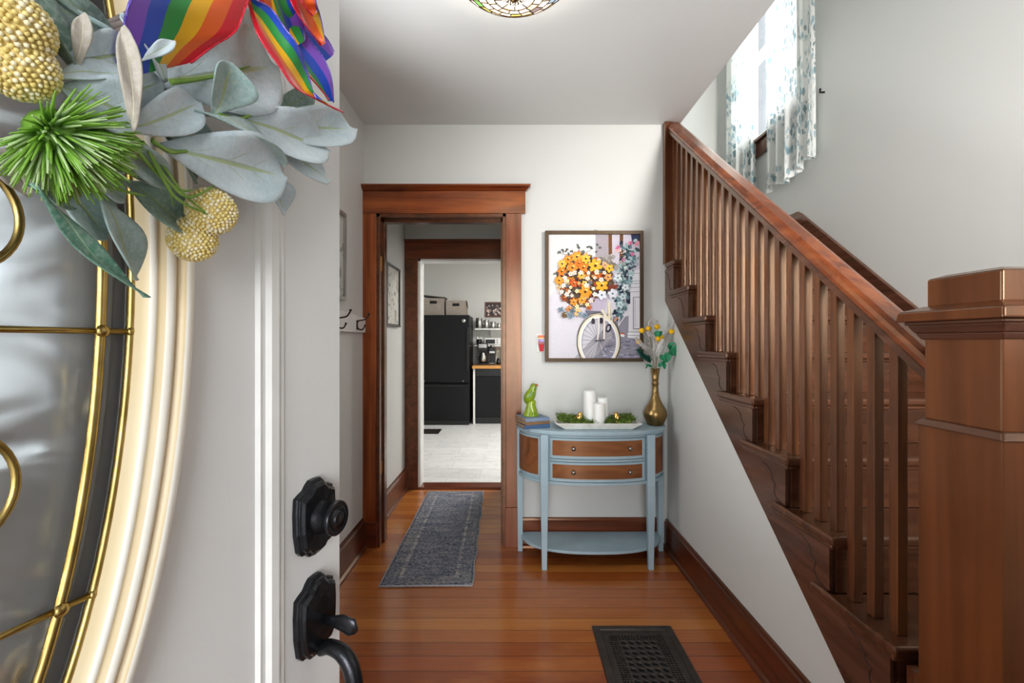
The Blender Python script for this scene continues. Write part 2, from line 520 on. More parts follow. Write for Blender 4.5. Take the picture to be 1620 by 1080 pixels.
struct('floor_room', MB().box(XL, XW, -0.33, YH + 0.01, -0.05, 0), floor_mat())
struct('floor_kitchen', MB().box(-1.75, 1.6, YH + 0.01, YK, -0.05, 0.003), tile_mat())
struct('ceiling_room', MB().box(XL - 0.1, XCE, -0.33, YB + 0.001, ZC, ZC + 0.28), MCEIL)
struct('ceiling_hall', MB().box(XL - 0.1, 0.5, YB + 0.001, YH2, ZC, ZC + 0.28), MCEIL)
struct('ceiling_kitchen', MB().box(-1.85, 1.7, YH2, YK + 0.1, ZC, ZC + 0.1), MCEIL)
struct('ceiling_upper', MB().box(XL - 0.1, XW + 0.15, -0.33, YE + 0.1, 5.1, 5.2), MCEIL)
LY0, LY1, LZ0, LZ1 = 0.97, 1.87, 0.85, 2.20     # added window on the left wall, unseen behind the open door, for fill light
struct('wall_left', MB().box(XL - 0.1, XL, -0.33, LY0, 0, 5.1).box(XL - 0.1, XL, LY1, YH2, 0, 5.1).box(XL - 0.1, XL, LY0, LY1, 0, LZ0).box(XL - 0.1, XL, LY0, LY1, LZ1, 5.1), MWALL)
struct('wall_back', wall_y(MB(), XL, XR, YB, YB2, 0, ZC, [(-0.825, -0.040, 0, 2.04)]), MWALL)
# wall below the stairs (its sloping top follows the stringer)
zb = lambda y: 0.700 + 0.801 * (y - 1.794)
struct('wall_right', MB().prism([(XR, 0.93, 0), (XR, YB, 0), (XR, YB, zb(YB) + 0.04), (XR, 0.93, zb(0.93) + 0.04)], (0.05, 0, 0)), MWALL)
struct('wall_stairwell_left', MB().box(XR - 0.02, XCE, YB2, YE, 0, 5.1).box(XR + 0.02, XCE, YB + 0.002, YB2, 1.7, 5.1), MWALL)
mb = MB()   # stairwell wall with the window opening
WY0, WY1, WZ0, WZ1 = 3.02, 3.83, 2.83, 4.25
mb.box(XW, XW + 0.14, -0.33, WY0, 0, 5.1).box(XW, XW + 0.14, WY1, YE + 0.1, 0, 5.1)
mb.box(XW, XW + 0.14, WY0, WY1, 0, WZ0).box(XW, XW + 0.14, WY0, WY1, WZ1, 5.1)
struct('wall_stairwell', mb, MWALL)
struct('wall_stairwell_end', MB().box(XR - 0.02, XW, YE, YE + 0.1, 0, 5.1), MWALL)
struct('wall_upper_landing', MB().box(XL, XCE - 0.06, YB + 0.4, YB + 0.5, ZC + 0.28, 5.1), MWALL)
mb = wall_y(MB(), XL - 0.1, XW + 0.14, -0.33, YF, 0, 5.1, [(-0.515, 0.425, 0, 2.06), (1.22, 1.90, 1.25, 2.75)])
struct('wall_front', mb, MWALL)
struct('wall_hall_right', MB().box(0.35, 0.45, YB2, YH, 0, ZC), MWALL)
struct('wall_hall_back', wall_y(MB(), -1.75, 1.6, YH, YH2, 0, ZC, [(-0.803, -0.03, 0, 1.97)]), MWALL)
struct('wall_kitchen_back', MB().box(-1.85, 1.7, YK, YK + 0.1, 0, ZC), MWALL)
struct('wall_kitchen_left', MB().box(-1.85, -1.75, YH2, YK, 0, ZC), MWALL)
struct('wall_kitchen_right', MB().box(1.6, 1.7, YH2, YK, 0, ZC), MWALL)
struct('floor_porch', MB().box(-3, 3, -3.2, -0.33, -0.12, -0.02), plain('porch_boards', '#8d8f90', 0.7))

# doorway trims ------------------------------------------------------------
tr = thing('trim_1', (-0.43, YB, 0), None, None, kind='structure')
MB().box(-0.915, -0.832, YB - 0.022, YB, 0.155, 2.047).build('casing_left', MCAS_V, tr, bevel=0.002)
MB().box(-0.038, 0.057, YB - 0.022, YB, 0.245, 2.047).build('casing_right', MCAS_R, tr, bevel=0.002)
MB().box(-0.915, -0.828, YB - 0.028, YB, 0, 0.155).build('plinth_left', MBASE_X, tr, bevel=0.002)
MB().box(-0.042, 0.062, YB - 0.028, YB, 0, 0.245).build('plinth_right', MCAS_R, tr, bevel=0.002)
MB().box(-0.915, 0.082, YB - 0.024, YB, 2.047, 2.185).build('head_board', MCAS_H, tr, bevel=0.002)
MB().frus((-0.915, 0.090, YB - 0.034, YB), 2.185, (-0.915, 0.108, YB - 0.052, YB), 2.205).box(-0.915, 0.113, YB - 0.058, YB, 2.205, 2.216).build('head_cap', MCAS_H, tr, bevel=0.001)
mb = MB()
mb.box(-0.832, -0.812, YB - 0.018, YB2 + 0.01, 0, 2.047).box(-0.812, -0.800, YB + 0.045, YB2 - 0.02, 0, 2.030)
mb.box(-0.058, -0.038, YB - 0.018, YB2 + 0.01, 0, 2.047).box(-0.070, -0.058, YB + 0.045, YB2 - 0.02, 0, 2.030)
mb.box(-0.832, -0.038, YB - 0.018, YB2 + 0.01, 2.027, 2.047).box(-0.812, -0.058, YB + 0.045, YB2 - 0.02, 2.010, 2.030)
mb.build('jamb', MBASE_Y, tr, bevel=0.001)
MB().box(-0.820, -0.811, YB + 0.002, YB + 0.035, 1.70, 1.79).box(-0.820, -0.811, YB + 0.002, YB + 0.035, 0.44, 0.52).build('hinge_mortise', plain('bare_wood', '#c98a45', 0.6), tr)
tr2 = thing('trim_2', (-0.43, YH, 0), None, None, kind='structure')
MB().box(-0.914, -0.803, YH - 0.022, YH, 0, 1.966).build('casing_left', MBASE_Y, tr2, bevel=0.002)
MB().box(-0.03, 0.08, YH - 0.022, YH, 0, 1.966).build('casing_right', MBASE_Y, tr2, bevel=0.002)
MB().box(-0.914, 0.10, YH - 0.024, YH, 1.966, 2.105).build('head_board', MBASE_X, tr2, bevel=0.002)
MB().box(-0.914, 0.11, YH - 0.05, YH, 2.105, 2.130).build('head_cap', MBASE_X, tr2, bevel=0.004)
MB().box(-0.803, -0.785, YH, YH2 + 0.02, 0, 1.97).box(-0.045, -0.03, YH, YH2 + 0.02, 0, 1.97).box(-0.803, -0.03, YH, YH2 + 0.02, 1.952, 1.97).build('jamb', MWHITE, tr2)
struct('trim_threshold', MB().frus((-0.803, -0.03, YH - 0.03, YH2), 0.0, (-0.803, -0.03, YH - 0.01, YH2), 0.016), MBASE_X)


def base_profile_x(x, s):   # profile in the x-z plane, s = +1 grows to +x
    return [(x, 0), (x + s * 0.032, 0), (x + s * 0.030, 0.014), (x + s * 0.018, 0.022), (x + s * 0.018, 0.160), (x + s * 0.012, 0.168), (x + s * 0.010, 0.180), (x, 0.184)]


def base_y(name, x, s, y0, y1, z=1.0):
    return struct(name, MB().prism([(a, y0, b * z) for a, b in base_profile_x(x, s)], (0, y1 - y0, 0)), MBASE_Y)


base_y('baseboard_left', XL, 1, -0.18, YB - 0.03)
base_y('baseboard_right', XR, -1, 1.03, YB, 0.93)
base_y('baseboard_hall', XL, 1, YB2 + 0.012, YH - 0.023, 1.0)
pf = base_profile_x(0, 1)
struct('baseboard_back', MB().prism([(0.064, YB - a, b * 0.97) for a, b in pf], (XR - 0.034 - 0.064, 0, 0)), MBASE_X)

# front doorway trim and windows (behind the camera)
tr3 = thing('trim_3', (0, YF, 0), None, None, kind='structure')
MB().box(-0.525, -0.505, -0.33, YF - 0.03, 0, 2.05).box(0.415, 0.435, -0.33, YF, 0, 2.05).box(-0.525, 0.435, -0.33, YF, 2.05, 2.07).box(0.415, 0.52, YF, YF + 0.02, 0, 2.05).box(-0.64, -0.535, YF, YF + 0.02, 0, 2.05).box(-0.66, 0.54, YF, YF + 0.022, 2.05, 2.19).build('casing', MCAS_V, tr3)


def window(name, axis, a0, a1, z0, z1, p, wall, side, mid=True):
    """double-hung sash; axis 'y' = in a wall at constant x, 'x' = in a wall at constant y. p = inner wall face, side = direction into the room"""
    root = thing(name, (0, 0, 0), None, None, kind='structure')

    def bx(m, u0, u1, d0, d1, c0, c1):
        d = sorted((p + side * d0, p + side * d1))
        if axis == 'y': m.box(d[0], d[1], u0, u1, c0, c1)
        else: m.box(u0, u1, d[0], d[1], c0, c1)
    m = MB(); zm = (z0 + z1) / 2
    bx(m, a0, a0 + 0.045, -0.10, -0.02, z0, z1); bx(m, a1 - 0.045, a1, -0.10, -0.02, z0, z1)
    bx(m, a0, a1, -0.10, -0.02, z0, z0 + 0.06); bx(m, a0, a1, -0.10, -0.02, z1 - 0.05, z1); bx(m, a0, a1, -0.09, -0.03, zm - 0.02, zm + 0.02)
    if mid: bx(m, (a0 + a1) / 2 - 0.012, (a0 + a1) / 2 + 0.012, -0.08, -0.04, zm, z1)
    m.build('window_sash', MWHITE, root)
    m = MB(); bx(m, a0 + 0.03, a1 - 0.03, -0.065, -0.060, z0 + 0.04, z1 - 0.03)
    gt = NT(name + '_pane'); gt.set(C('#ffffff'), 0.02)
    tp = gt.n('ShaderNodeBsdfTransparent'); gs = gt.n('ShaderNodeBsdfGlossy'); gs.inputs['Roughness'].default_value = 0.02
    mx = gt.n('ShaderNodeMixShader'); mx.inputs[0].default_value = 0.06; gt.l(tp.outputs[0], mx.inputs[1]); gt.l(gs.outputs[0], mx.inputs[2]); gt.l(mx.outputs[0], gt.out.inputs[0])
    m.build('window_pane', gt.m, root)
    m = MB(); bx(m, a0 - 0.09, a1 + 0.09, 0, 0.022, z0 - 0.13, z0 - 0.022); bx(m, a0 - 0.11, a1 + 0.11, -0.02, 0.045, z0 - 0.022, z0)
    m.build('window_sill', MBASE_Y, root, bevel=0.002)
    m = MB(); bx(m, a0 - 0.09, a0, 0, 0.02, z0, z1); bx(m, a1, a1 + 0.09, 0, 0.02, z0, z1); bx(m, a0 - 0.10, a1 + 0.10, 0, 0.022, z1, z1 + 0.13)
    m.build('window_casing', MWHITE if axis == 'y' else MCAS_V, root, bevel=0.002)
    return root


window('window_1', 'y', WY0, WY1, WZ0, WZ1, XW, 0, -1)
window('fill_window_3', 'y', LY0, LY1, LZ0, LZ1, XL, 0, 1, False)  # invented window, put in to pass fill light into the room
window('window_2', 'x', 1.22, 1.90, 1.25, 2.75, YF, 0, 1, False)

# ------------------------------------------------------------------ staircase
st = thing('staircase', (1.4, 2.0, 0), 'brown painted wooden staircase with square balusters and sloping handrail', 'staircase')
NY = lambda k: Y1 + (k - 1) * RUN          # nosing front of tread k
for k in range(1, 12):
    z = k * RISE; y = NY(k); x0 = 0.925 if k >= 3 else 1.105
    x0 = 0.925 if 3 <= k <= 10 else (1.105 if k < 3 else XCE + 0.002)
    yb_ = y + RUN + 0.026
    if 3 <= k <= 10:
        ye = min(y + 0.318, 2.762); xi = 0.9425 if k < 10 else XR + 0.012
        mb = MB().prism([(x0, y, z - 0.028), (XW - 0.002, y, z - 0.028), (XW - 0.002, yb_, z - 0.028), (xi, yb_, z - 0.028), (xi, ye, z - 0.028), (x0, ye, z - 0.028)], (0, 0, 0.028))
    else: mb = MB().box(x0, XW - 0.002, y, yb_, z - 0.028, z)
    mb.build('tread', MST_X, st, bevel=0.010, segs=3)
    mb = MB().box(0.9430 if x0 < 1 else x0 + 0.014, XW - 0.002, y + 0.013, y + 0.027, z - 0.042, z - 0.028)
    if x0 < 1: mb.box(x0 + 0.008, 0.9425, y + 0.013, min(y + 0.310, 2.76), z - 0.042, z - 0.028)
    mb.build('cove_moulding', MST_X, st, bevel=0.004)
    xr = 0.958 if x0 < 1 else x0 + 0.01
    MB().box(xr, XW - 0.002, y + 0.027, y + 0.045, z - RISE, z - 0.028).build('riser', MST_X, st)
yl = NY(12)
MB().box(XCE + 0.002, XW - 0.002, yl, YE - 0.002, 12 * RISE - 0.03, 12 * RISE).build('landing', MST_X, st, bevel=0.008)
MB().box(XCE + 0.002, XW - 0.002, yl + 0.027, yl + 0.045, 11 * RISE, 12 * RISE - 0.03).build('riser', MST_X, st)
# outer stringer
pts = [(0.943, 1.036, zb(1.036)), (0.943, 2.805, zb(2.805)), (0.943, 2.805, 10 * RISE - 0.03)]
for k in range(10, 2, -1):
    pts += [(0.943, NY(k) + 0.045, k * RISE - 0.028), (0.943, NY(k) + 0.045, (k - 1) * RISE - 0.028 if k > 3 else 2 * RISE + 0.0)]
pts.append((0.943, 1.036, 2 * RISE))
clean = []
for p in pts:
    if not clean or (Vector(p) - Vector(clean[-1])).length > 1e-4: clean.append(p)
MB().prism(clean, (0.020, 0, 0)).build('stringer', MST_Y, st)
MB().box(0.941, 0.962, 1.036, 1.085, 0.0, 3 * RISE - 0.03).build('stringer_end', MST_Z, st)
# scroll brackets below each tread end
for k in range(3, 11):
    y0 = NY(k) + 0.030; zt = k * RISE - 0.042; b = []
    prof = [(0, 0), (0.165, 0), (0.150, -0.012), (0.120, -0.018), (0.096, -0.030), (0.086, -0.046), (0.080, -0.060), (0.068, -0.068), (0.060, -0.070),
            (0.066, -0.080), (0.068, -0.096), (0.060, -0.112), (0.046, -0.122), (0.030, -0.122), (0, -0.128)]
    MB().prism([(0.9375, y0 + a * 0.95, zt + c) for a, c in prof], (0.006, 0, 0)).build('scroll_bracket', MST_Y, st, bevel=0.0012)
    cp = crv([(0.9372, y0 + a * 0.95, zt + c) for a, c in prof[2:-1]], 3)
    MB().tube(cp, 0.0013, 6).build('bracket_groove', MGROOVE, st)
# balusters
zrl = lambda y: 1.174 + 0.79 * (y - 1.05)      # underside of the handrail
first = None
for k in range(3, 11):
    for j in range(3):
        y = NY(k) + 0.046 + j * 0.0735
        if y > 2.745: continue
        zt = zrl(y) + 0.012; z0 = k * RISE
        MB().prism([(0.970, y, z0), (0.997, y, z0), (0.997, y, zt), (0.970, y, zt)], (0, 0.027, 0)).build('baluster', MST_Z, st, bevel=0.0015, segs=1)
MB().box(0.972, 0.995, 1.038, 1.062, 2 * RISE, zrl(1.05) + 0.01).build('baluster', MST_Z, st, bevel=0.0015, segs=1)
# handrail
prof = [(0.958, 0), (1.017, 0), (1.017, 0.016), (1.024, 0.022), (1.031, 0.034), (1.031, 0.046), (1.024, 0.056), (1.008, 0.062), (0.967, 0.062), (0.951, 0.056), (0.944, 0.046),
        (0.944, 0.034), (0.951, 0.022), (0.958, 0.016)]
ya, yb_ = 1.030, 2.785
mb = MB()
ra = [Vector((x, ya, zrl(ya) + z)) for x, z in prof]; rb = [Vector((x, yb_, zrl(yb_) + z)) for x, z in prof]
mb.rings([ra, rb], 0, False)
mb.build('handrail', MRAIL, st)
MB().rings([[Vector((x, y, zrl(y) + z)) for x, z in ((0.949, 0.0), (0.9575, 0.0), (0.9575, 0.020), (0.949, 0.024))] for y in (ya, yb_)], 0, False).build('handrail_moulding', MST_Y, st)
# wall post where the rail meets the ceiling
MB().box(0.930, 0.978, 2.765, 2.808, 10 * RISE, ZC - 0.001).build('wall_post', MST_Z, st, bevel=0.002)
# skirt board along the far wall
zs = lambda y: 2.12 + 0.80 * (y - 3.03)
MB().prism([(XW - 0.022, 0.70, zs(0.70)), (XW - 0.022, 3.03, zs(3.03)), (XW - 0.022, 3.05, zs(3.03) - 0.01), (XW - 0.022, 3.05, 2.06), (XW - 0.022, 0.70, 0.05)], (0.021, 0, 0)).build('wall_skirt', MST_Y, st, bevel=0.003)
MB().box(XW - 0.02, XW - 0.001, 3.05, YE - 0.002, 12 * RISE, 12 * RISE + 0.05).build('landing_skirt', MST_Y, st)
# newel post
nw = thing('newel_post', (1.01, 0.945, 0), 'thick brown square newel post with stepped cap at the foot of the stairs', 'newel post')
MB().box(0.922, 1.102, 0.855, 1.034, 0, 1.076).build('lower_shaft', MNEWEL, nw, bevel=0.003)
MB().box(0.930, 1.094, 0.863, 1.027, 1.088, 1.275).build('upper_shaft', MNEWEL, nw, bevel=0.004)
MB().frus((0.914, 1.110, 0.847, 1.042), 1.074, (0.925, 1.099, 0.858, 1.031), 1.090).build('neck_moulding', MST_Y, nw, bevel=0.004, segs=3)
mb = MB().frus((0.926, 1.098, 0.859, 1.031), 1.266, (0.918, 1.106, 0.851, 1.039), 1.280).frus((0.918, 1.106, 0.851, 1.039), 1.280, (0.908, 1.116, 0.841, 1.049), 1.298)
mb.box(0.905, 1.119, 0.838, 1.052, 1.298, 1.306)
mb.build('bed_moulding', MST_Y, nw, bevel=0.003)
MB().frus((0.893, 1.131, 0.826, 1.064), 1.306, (0.897, 1.127, 0.830, 1.060), 1.328).frus((0.897, 1.127, 0.830, 1.060), 1.328, (0.930, 1.094, 0.863, 1.027), 1.340).build('cap_plate', MNEWEL, nw, bevel=0.004, segs=3)
MB().box(0.933, 1.091, 0.866, 1.024, 1.338, 1.400).frus((0.933, 1.091, 0.866, 1.024), 1.400, (0.955, 1.069, 0.888, 1.002), 1.408).build('cap_block', MNEWEL, nw, bevel=0.004, segs=3)

# ------------------------------------------------------------------ curtains on the stair window
MCUR = curtain_mat()


def curtain(y0, y1, zb0, label, seed, gather):
    rnd = random.Random(seed); nf = 5
    ph = [rnd.uniform(-0.6, 0.6) for _ in range(12)]
    t = thing('curtain', (1.87, (y0 + y1) / 2, 4.36), label, 'curtain', 'floral curtains at the stair window')

    def f(u, v):
        amp = 0.012 + 0.022 * v
        w = math.sin(u * nf * 2 * PI + ph[0] + 0.7 * math.sin(2 * PI * u + ph[1])) + 0.35 * math.sin(u * nf * 4.3 * PI + ph[2] + 2 * v)
        y = y0 + (y1 - y0) * (u + 0.02 * math.sin(v * 5 + ph[3]) * gather)
        z = 4.40 + (zb0 - 4.40) * v + (0.03 * math.sin(u * 9 + ph[4]) + gather * 0.05 * (0.5 - u)) * v
        return Vector((1.865 - amp * w, y, z))
    mb = MB().grid(f, 120, 40)
    # uv in metres for the print
    for fc in mb.b.faces:
        for lp in fc.loops:
            u_, v_ = lp[mb.uv].uv; lp[mb.uv].uv = (u_ * (y1 - y0) * 1.6, v_ * (4.4 - zb0))
    mb.build('curtain_panel', MCUR, t, solid=0)
    return t


curtain(2.80, 3.36, 2.37, 'floral voile curtain panel nearer the door, in front of the stair window', 3, 1)
curtain(3.50, 3.96, 2.40, 'floral voile curtain panel nearer the end wall, in front of the stair window', 8, 0.6)
rod = thing('curtain_rod', (1.87, 3.4, 4.42), 'thin metal curtain rod over the stair window', 'curtain rod')
MB().tube([(1.865, 2.72, 4.42), (1.865, 4.05, 4.42)], 0.008).tube([(XW, 2.76, 4.42), (1.865, 2.76, 4.42)], 0.006).tube([(XW, 4.02, 4.42), (1.865, 4.02, 4.42)], 0.006).build('rod', MBLACKM, rod)
hb = thing('curtain_holdback', (XW, 2.80, 2.79), 'small dark curtain hook on the stairwell wall', 'curtain hook')
MB().tube([(XW, 2.81, 2.80), (XW - 0.03, 2.81, 2.80), (XW - 0.04, 2.79, 2.81)], 0.006).build('hook', MBLACKM, hb)

# ------------------------------------------------------------------ front door, standing open on the left (local frame: x to the latch, -y outside face, z up)
DA = R(75); DW, DT, DH = 0.914, 0.044, 2.03
HX, HY = -0.5019, -0.1829
CXO, CZO = 0.457, 1.335       # centre of the oval
door = thing('door_1', (HX, HY, 0), None, None, rz=DA, kind='structure')
dcs, dsn = math.cos(DA), math.sin(DA)


def dl(px, py, n=0.0):
    """door-frame coordinates of the point seen at (px, py), n metres in front of the outside face"""
    rx, rz = (px - 810) / 720, -(py - 540) / 720
    t = (n + dsn * HX - dcs * HY) / (rx * dsn - dcs)
    x, y = rx * t - HX, t - HY
    return Vector((x * dcs + y * dsn, -n, EYE + rz * t))


def ell(A, B, n=128): return [(CXO + A * math.cos(2 * PI * k / n), CZO + B * math.sin(2 * PI * k / n)) for k in range(n)]


def rect_ring(x0, x1, z0, z1, n=128):
    out = []
    for k in range(n):
        a = 2 * PI * k / n; c, s = math.cos(a), math.sin(a)
        hx = (x1 - CXO) if c > 0 else (CXO - x0); hz = (z1 - CZO) if s > 0 else (CZO - z0)
        t = min(hx / abs(c) if abs(c) > 1e-9 else 1e9, hz / abs(s) if abs(s) > 1e-9 else 1e9)
        out.append([CXO + c * t, CZO + s * t])
    for cx, cz in ((x0, z0), (x0, z1), (x1, z0), (x1, z1)):     # snap the nearest to the corners
        i = min(range(n), key=lambda i: (out[i][0] - cx) ** 2 + (out[i][1] - cz) ** 2); out[i] = [cx, cz]
    return out


def loft(mb, secs, mi=0, smooth=True, closed=False):
    """secs: list of (list of (x,z), y)"""
    return mb.rings([[Vector((p[0], y, p[1])) for p in r] for r, y in secs], mi, smooth, False, closed)


rr = rect_ring(0, DW, 0.008, DH); hole = ell(0.172, 0.492)
mb = MB(); loft(mb, [(hole, 0), (rr, 0), (rr, DT), (hole, DT)], 0, False, True)
mb.build('door_leaf', MDOOR, door, local=True)
# rectangular embossed moulding round the oval
mb = MB(); e = [(0.034, 0), (0.031, 0.003), (0.026, 0.0012), (0.018, 0.008), (0.006, 0.008), (0.001, 0.003), (-0.003, 0.003), (-0.008, 0.0045), (-0.012, 0)]
EX0, EX1, EZ0, EZ1 = 0.150, 0.764, 0.80, 1.915


def rring(o): return [(EX0 - o, EZ0 - o), (EX1 + o, EZ0 - o), (EX1 + o, EZ1 + o), (EX0 - o, EZ1 + o)]


loft(mb, [(rring(o), -h - 0.0002) for o, h in e], 0, False)
mb.build('embossed_moulding', MWHITE, door, local=True)
mb = MB()
loft(mb, [([(EX0, 0.16), (EX1, 0.16), (EX1, 0.64), (EX0, 0.64)], -0.0002), ([(EX0 + .02, 0.18), (EX1 - .02, 0.18), (EX1 - .02, 0.62), (EX0 + .02, 0.62)], -0.008), ([(EX0 + .035, 0.195), (EX1 - .035, 0.195), (EX1 - .035, 0.605), (EX0 + .035, 0.605)], -0.0002)], 0, False)
mb.build('lower_panel_moulding', MWHITE, door, local=True)
# oval frame: ridged cream moulding
mb = MB(); prof = [(0.044, 0.000), (0.044, 0.010), (0.041, 0.017), (0.035, 0.021), (0.030, 0.0205), (0.027, 0.017), (0.0255, 0.0135), (0.024, 0.0135), (0.0225, 0.017), (0.018, 0.0195), (0.013, 0.017),
        (0.010, 0.0125), (0.008, 0.0125), (0.005, 0.014), (0.002, 0.011), (-0.001, 0.004), (-0.001, -0.012)]
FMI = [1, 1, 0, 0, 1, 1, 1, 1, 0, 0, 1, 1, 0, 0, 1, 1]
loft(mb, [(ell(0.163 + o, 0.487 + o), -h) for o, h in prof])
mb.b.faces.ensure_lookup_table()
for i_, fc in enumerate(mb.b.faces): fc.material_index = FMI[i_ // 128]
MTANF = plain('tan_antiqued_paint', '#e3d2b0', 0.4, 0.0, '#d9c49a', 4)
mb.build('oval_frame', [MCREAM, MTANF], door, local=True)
mb = MB()
loft(mb, [(ell(0.163 + o, 0.487 + o), DT + h) for o, h in prof]); mb.build('oval_frame_inside', MWHITE, door, local=True)
# glass: wavy centre, clear bevelled border
GY = 0.012
mb = MB()
e1 = ell(0.1375, 0.457)
loft(mb, [([(CXO + (x - CXO) * s, CZO + (z - CZO) * s) for x, z in e1], GY) for s in (1.0, 0.66, 0.33, 0.002)], 0, False)
loft(mb, [([(CXO + (x - CXO) * s, CZO + (z - CZO) * s) for x, z in e1], GY + 0.005) for s in (1.0, 0.66, 0.33, 0.002)], 0, False)
mb.build('water_glass', glass('water_glass', 0.32, 0.6, 4, '#dfe6ea', (1.5, 1, 2.2), 0.03, 1.32, 0.18), door, local=True)
mb = MB()
loft(mb, [(ell(0.1385, 0.458), GY + 0.006), (ell(0.1385, 0.458), GY), (ell(0.146, 0.467), GY - 0.0015), (ell(0.154, 0.477), GY - 0.0015), (ell(0.163, 0.487), GY), (ell(0.163, 0.487), GY + 0.006)], 0, False, True)
mb.build('bevelled_border_glass', glass('bevel_glass', 0.0, 0.05, 30, '#f6fafa', ior=1.2, milky=0.22), door, local=True)
mb = MB()
for s in (0.0, 0.0245):
    mb.tube([Vector((x, GY - 0.006, z)) for x, z in ell(0.1375 + s, 0.4575 + s * 1.1)], 0.0038, 8, closed=True, up=(0, 1, 0))
ZB = (1.271, 1.048, 1.60)
for z in ZB:
    w = 0.162 * math.sqrt(max(0, 1 - ((z - CZO) / 0.487) ** 2)); wi = 0.1375 * math.sqrt(max(0, 1 - ((z - CZO) / 0.457) ** 2))
    for s in (1, -1):
        mb.tube([Vector((CXO + s * w, GY - 0.006, z)), Vector((CXO + s * 0.0, GY - 0.006, z))], 0.0026, 8)
        mb.ball((CXO + s * wi, GY - 0.009, z), 0.0058, 8, sc=(1, 0.6, 1))
        mb.ball((CXO + s * w, GY - 0.008, z), 0.0048, 8, sc=(1, 0.6, 1))
# scrolls
for s in (1, -1):
    for (cx, cz, r0, fl) in ((0.047, 1.160, 0.037, 1), (0.052, 1.350, 0.034, -1), (0.050, 0.985, 0.030, 1), (0.05, 1.70, 0.036, -1)):
        sp = []
        for k in range(46):
            a = k / 45 * 2.3 * PI; r = r0 * (1 - 0.12 * k / 45)
            sp.append(Vector((CXO + s * (cx + r * math.cos(a - 1.9) - 0.002), GY - 0.006, cz + fl * r * 1.15 * math.sin(a - 1.9))))
        mb.tube(sp, 0.0030, 8, up=(0, 1, 0))
mb.build('brass_caming', MCAME, door, local=True)
# deadbolt and handleset
PLATE = [(0.0, 0.055), (0.010, 0.0545), (0.016, 0.050), (0.021, 0.044), (0.029, 0.041), (0.037, 0.037), (0.0385, 0.015), (0.0375, -0.012), (0.033, -0.036), (0.0265, -0.043), (0.018, -0.044), (0.012, -0.050), (0.0, -0.052)]
PLATE = PLATE + [(-x, z) for x, z in PLATE[-2:0:-1]]


def plate(cx, cz, name, sh=1.0):
    mb = MB()
    loft(mb, [([(cx + x * s, cz + z * sh * s) for x, z in PLATE], -h) for s, h in ((1.0, 0), (1.0, 0.006), (0.95, 0.008), (0.92, 0.008), (0.90, 0.012), (0.82, 0.0155), (0.5, 0.0165), (0.01, 0.0165))], 0, False)
    return mb.build(name, MBLACKM, door, local=True, bevel=0.0006)


db = plate(0.852, 1.015, 'deadbolt')
mb = MB().lathe([(0.0235, -0.014), (0.0235, -0.018), (0.0215, -0.022), (0.0212, -0.034), (0.0235, -0.037), (0.0235, -0.042), (0.0215, -0.044), (0.0195, -0.0425), (0.0185, -0.0425), (0.010, -0.0425),
                 (0.010, -0.0448), (0.0085, -0.0455), (0.0015, -0.0455)], (0.852, 0, 1.018), 36, axis='y')
mb.build('lock_cylinder', MBLACKM, db, local=True)
MB().box(0.8512, 0.8528, -0.0462, -0.044, 1.0125, 1.0235).build('keyhole', MGROOVE, db, local=True)
hs = plate(0.853, 0.876, 'door_handle', 1.06)
tl = MB().tube([(0.858, -0.014, 0.872), (0.858, -0.028, 0.870), (0.858, -0.045, 0.870), (0.858, -0.060, 0.866), (0.858, -0.068, 0.861)], [0.007, 0.008, 0.0125, 0.0135, 0.004], 14, flat=0.35)
tl.build('thumb_latch', MBLACKM, hs, local=True)
gp = crv([(0.852, -0.014, 0.832), (0.852, -0.030, 0.838), (0.852, -0.050, 0.832), (0.852, -0.064, 0.812), (0.852, -0.070, 0.775), (0.852, -0.068, 0.725), (0.852, -0.056, 0.675), (0.852, -0.034, 0.645), (0.852, -0.004, 0.635)], 6)
MB().tube(gp, [0.009 + 0.0028 * math.sin(PI * i / (len(gp) - 1)) for i in range(len(gp))], 14).build('pull_grip', MBLACKM, hs, local=True)
mb = MB().lathe([(0.018, 0), (0.018, -0.004), (0.012, -0.008), (0.001, -0.008)], (0.852, 0, 0.635), 24, axis='y'); mb.build('lower_mount', MBLACKM, hs, local=True)

# ------------------------------------------------------------------ wreath on the door
WC = (0.440, 1.700); WR = 0.235
wr = thing('door_wreath', (HX, HY, 0), 'wreath of grey-green leaves, yellow balls and rainbow ribbon hanging on the open front door', 'wreath', rz=DA)
mb = MB(); rnd = random.Random(5)
for q in range(9):
    ph = rnd.uniform(0, 6); a1 = rnd.uniform(0.010, 0.024); m1 = rnd.choice((3, 4, 5))
    mb.tube([Vector((WC[0] + (WR + a1 * math.cos(m1 * t + ph)) * math.cos(t), -0.032 - a1 * math.sin(m1 * t + ph), WC[1] + (WR + a1 * math.cos(m1 * t + ph)) * math.sin(t))) for t in [2 * PI * k / 72 for k in range(72)]],
            rnd.uniform(0.0025, 0.0045), 6, closed=True, up=(0, 1, 0))
mb.build('twig_ring', plain('grey_twigs', '#8d827d', 0.8, 0, '#6a5b52', 40), wr, local=True)
L_PALE = leaf_mat('pale_leaf', '#c6d5db', '#aec2c9', '#a3b676')
L_MID = leaf_mat('mid_leaf', '#a5bcba', '#86a39f', '#a3b172')
L_DARK = leaf_mat('dark_leaf', '#6d8a7a', '#53705f', '#7c8f56')
L_OLIVE = leaf_mat('olive_leaf', '#8c9174', '#70765a', '#9a9b6a')
L_CREAM = leaf_mat('leaf_underside', '#bdb6a9', '#aba393', '#d8d4b8')
L_BLADE = leaf_mat('long_blade_leaf', '#4f8a70', '#3f7560', '#9cc0a0')


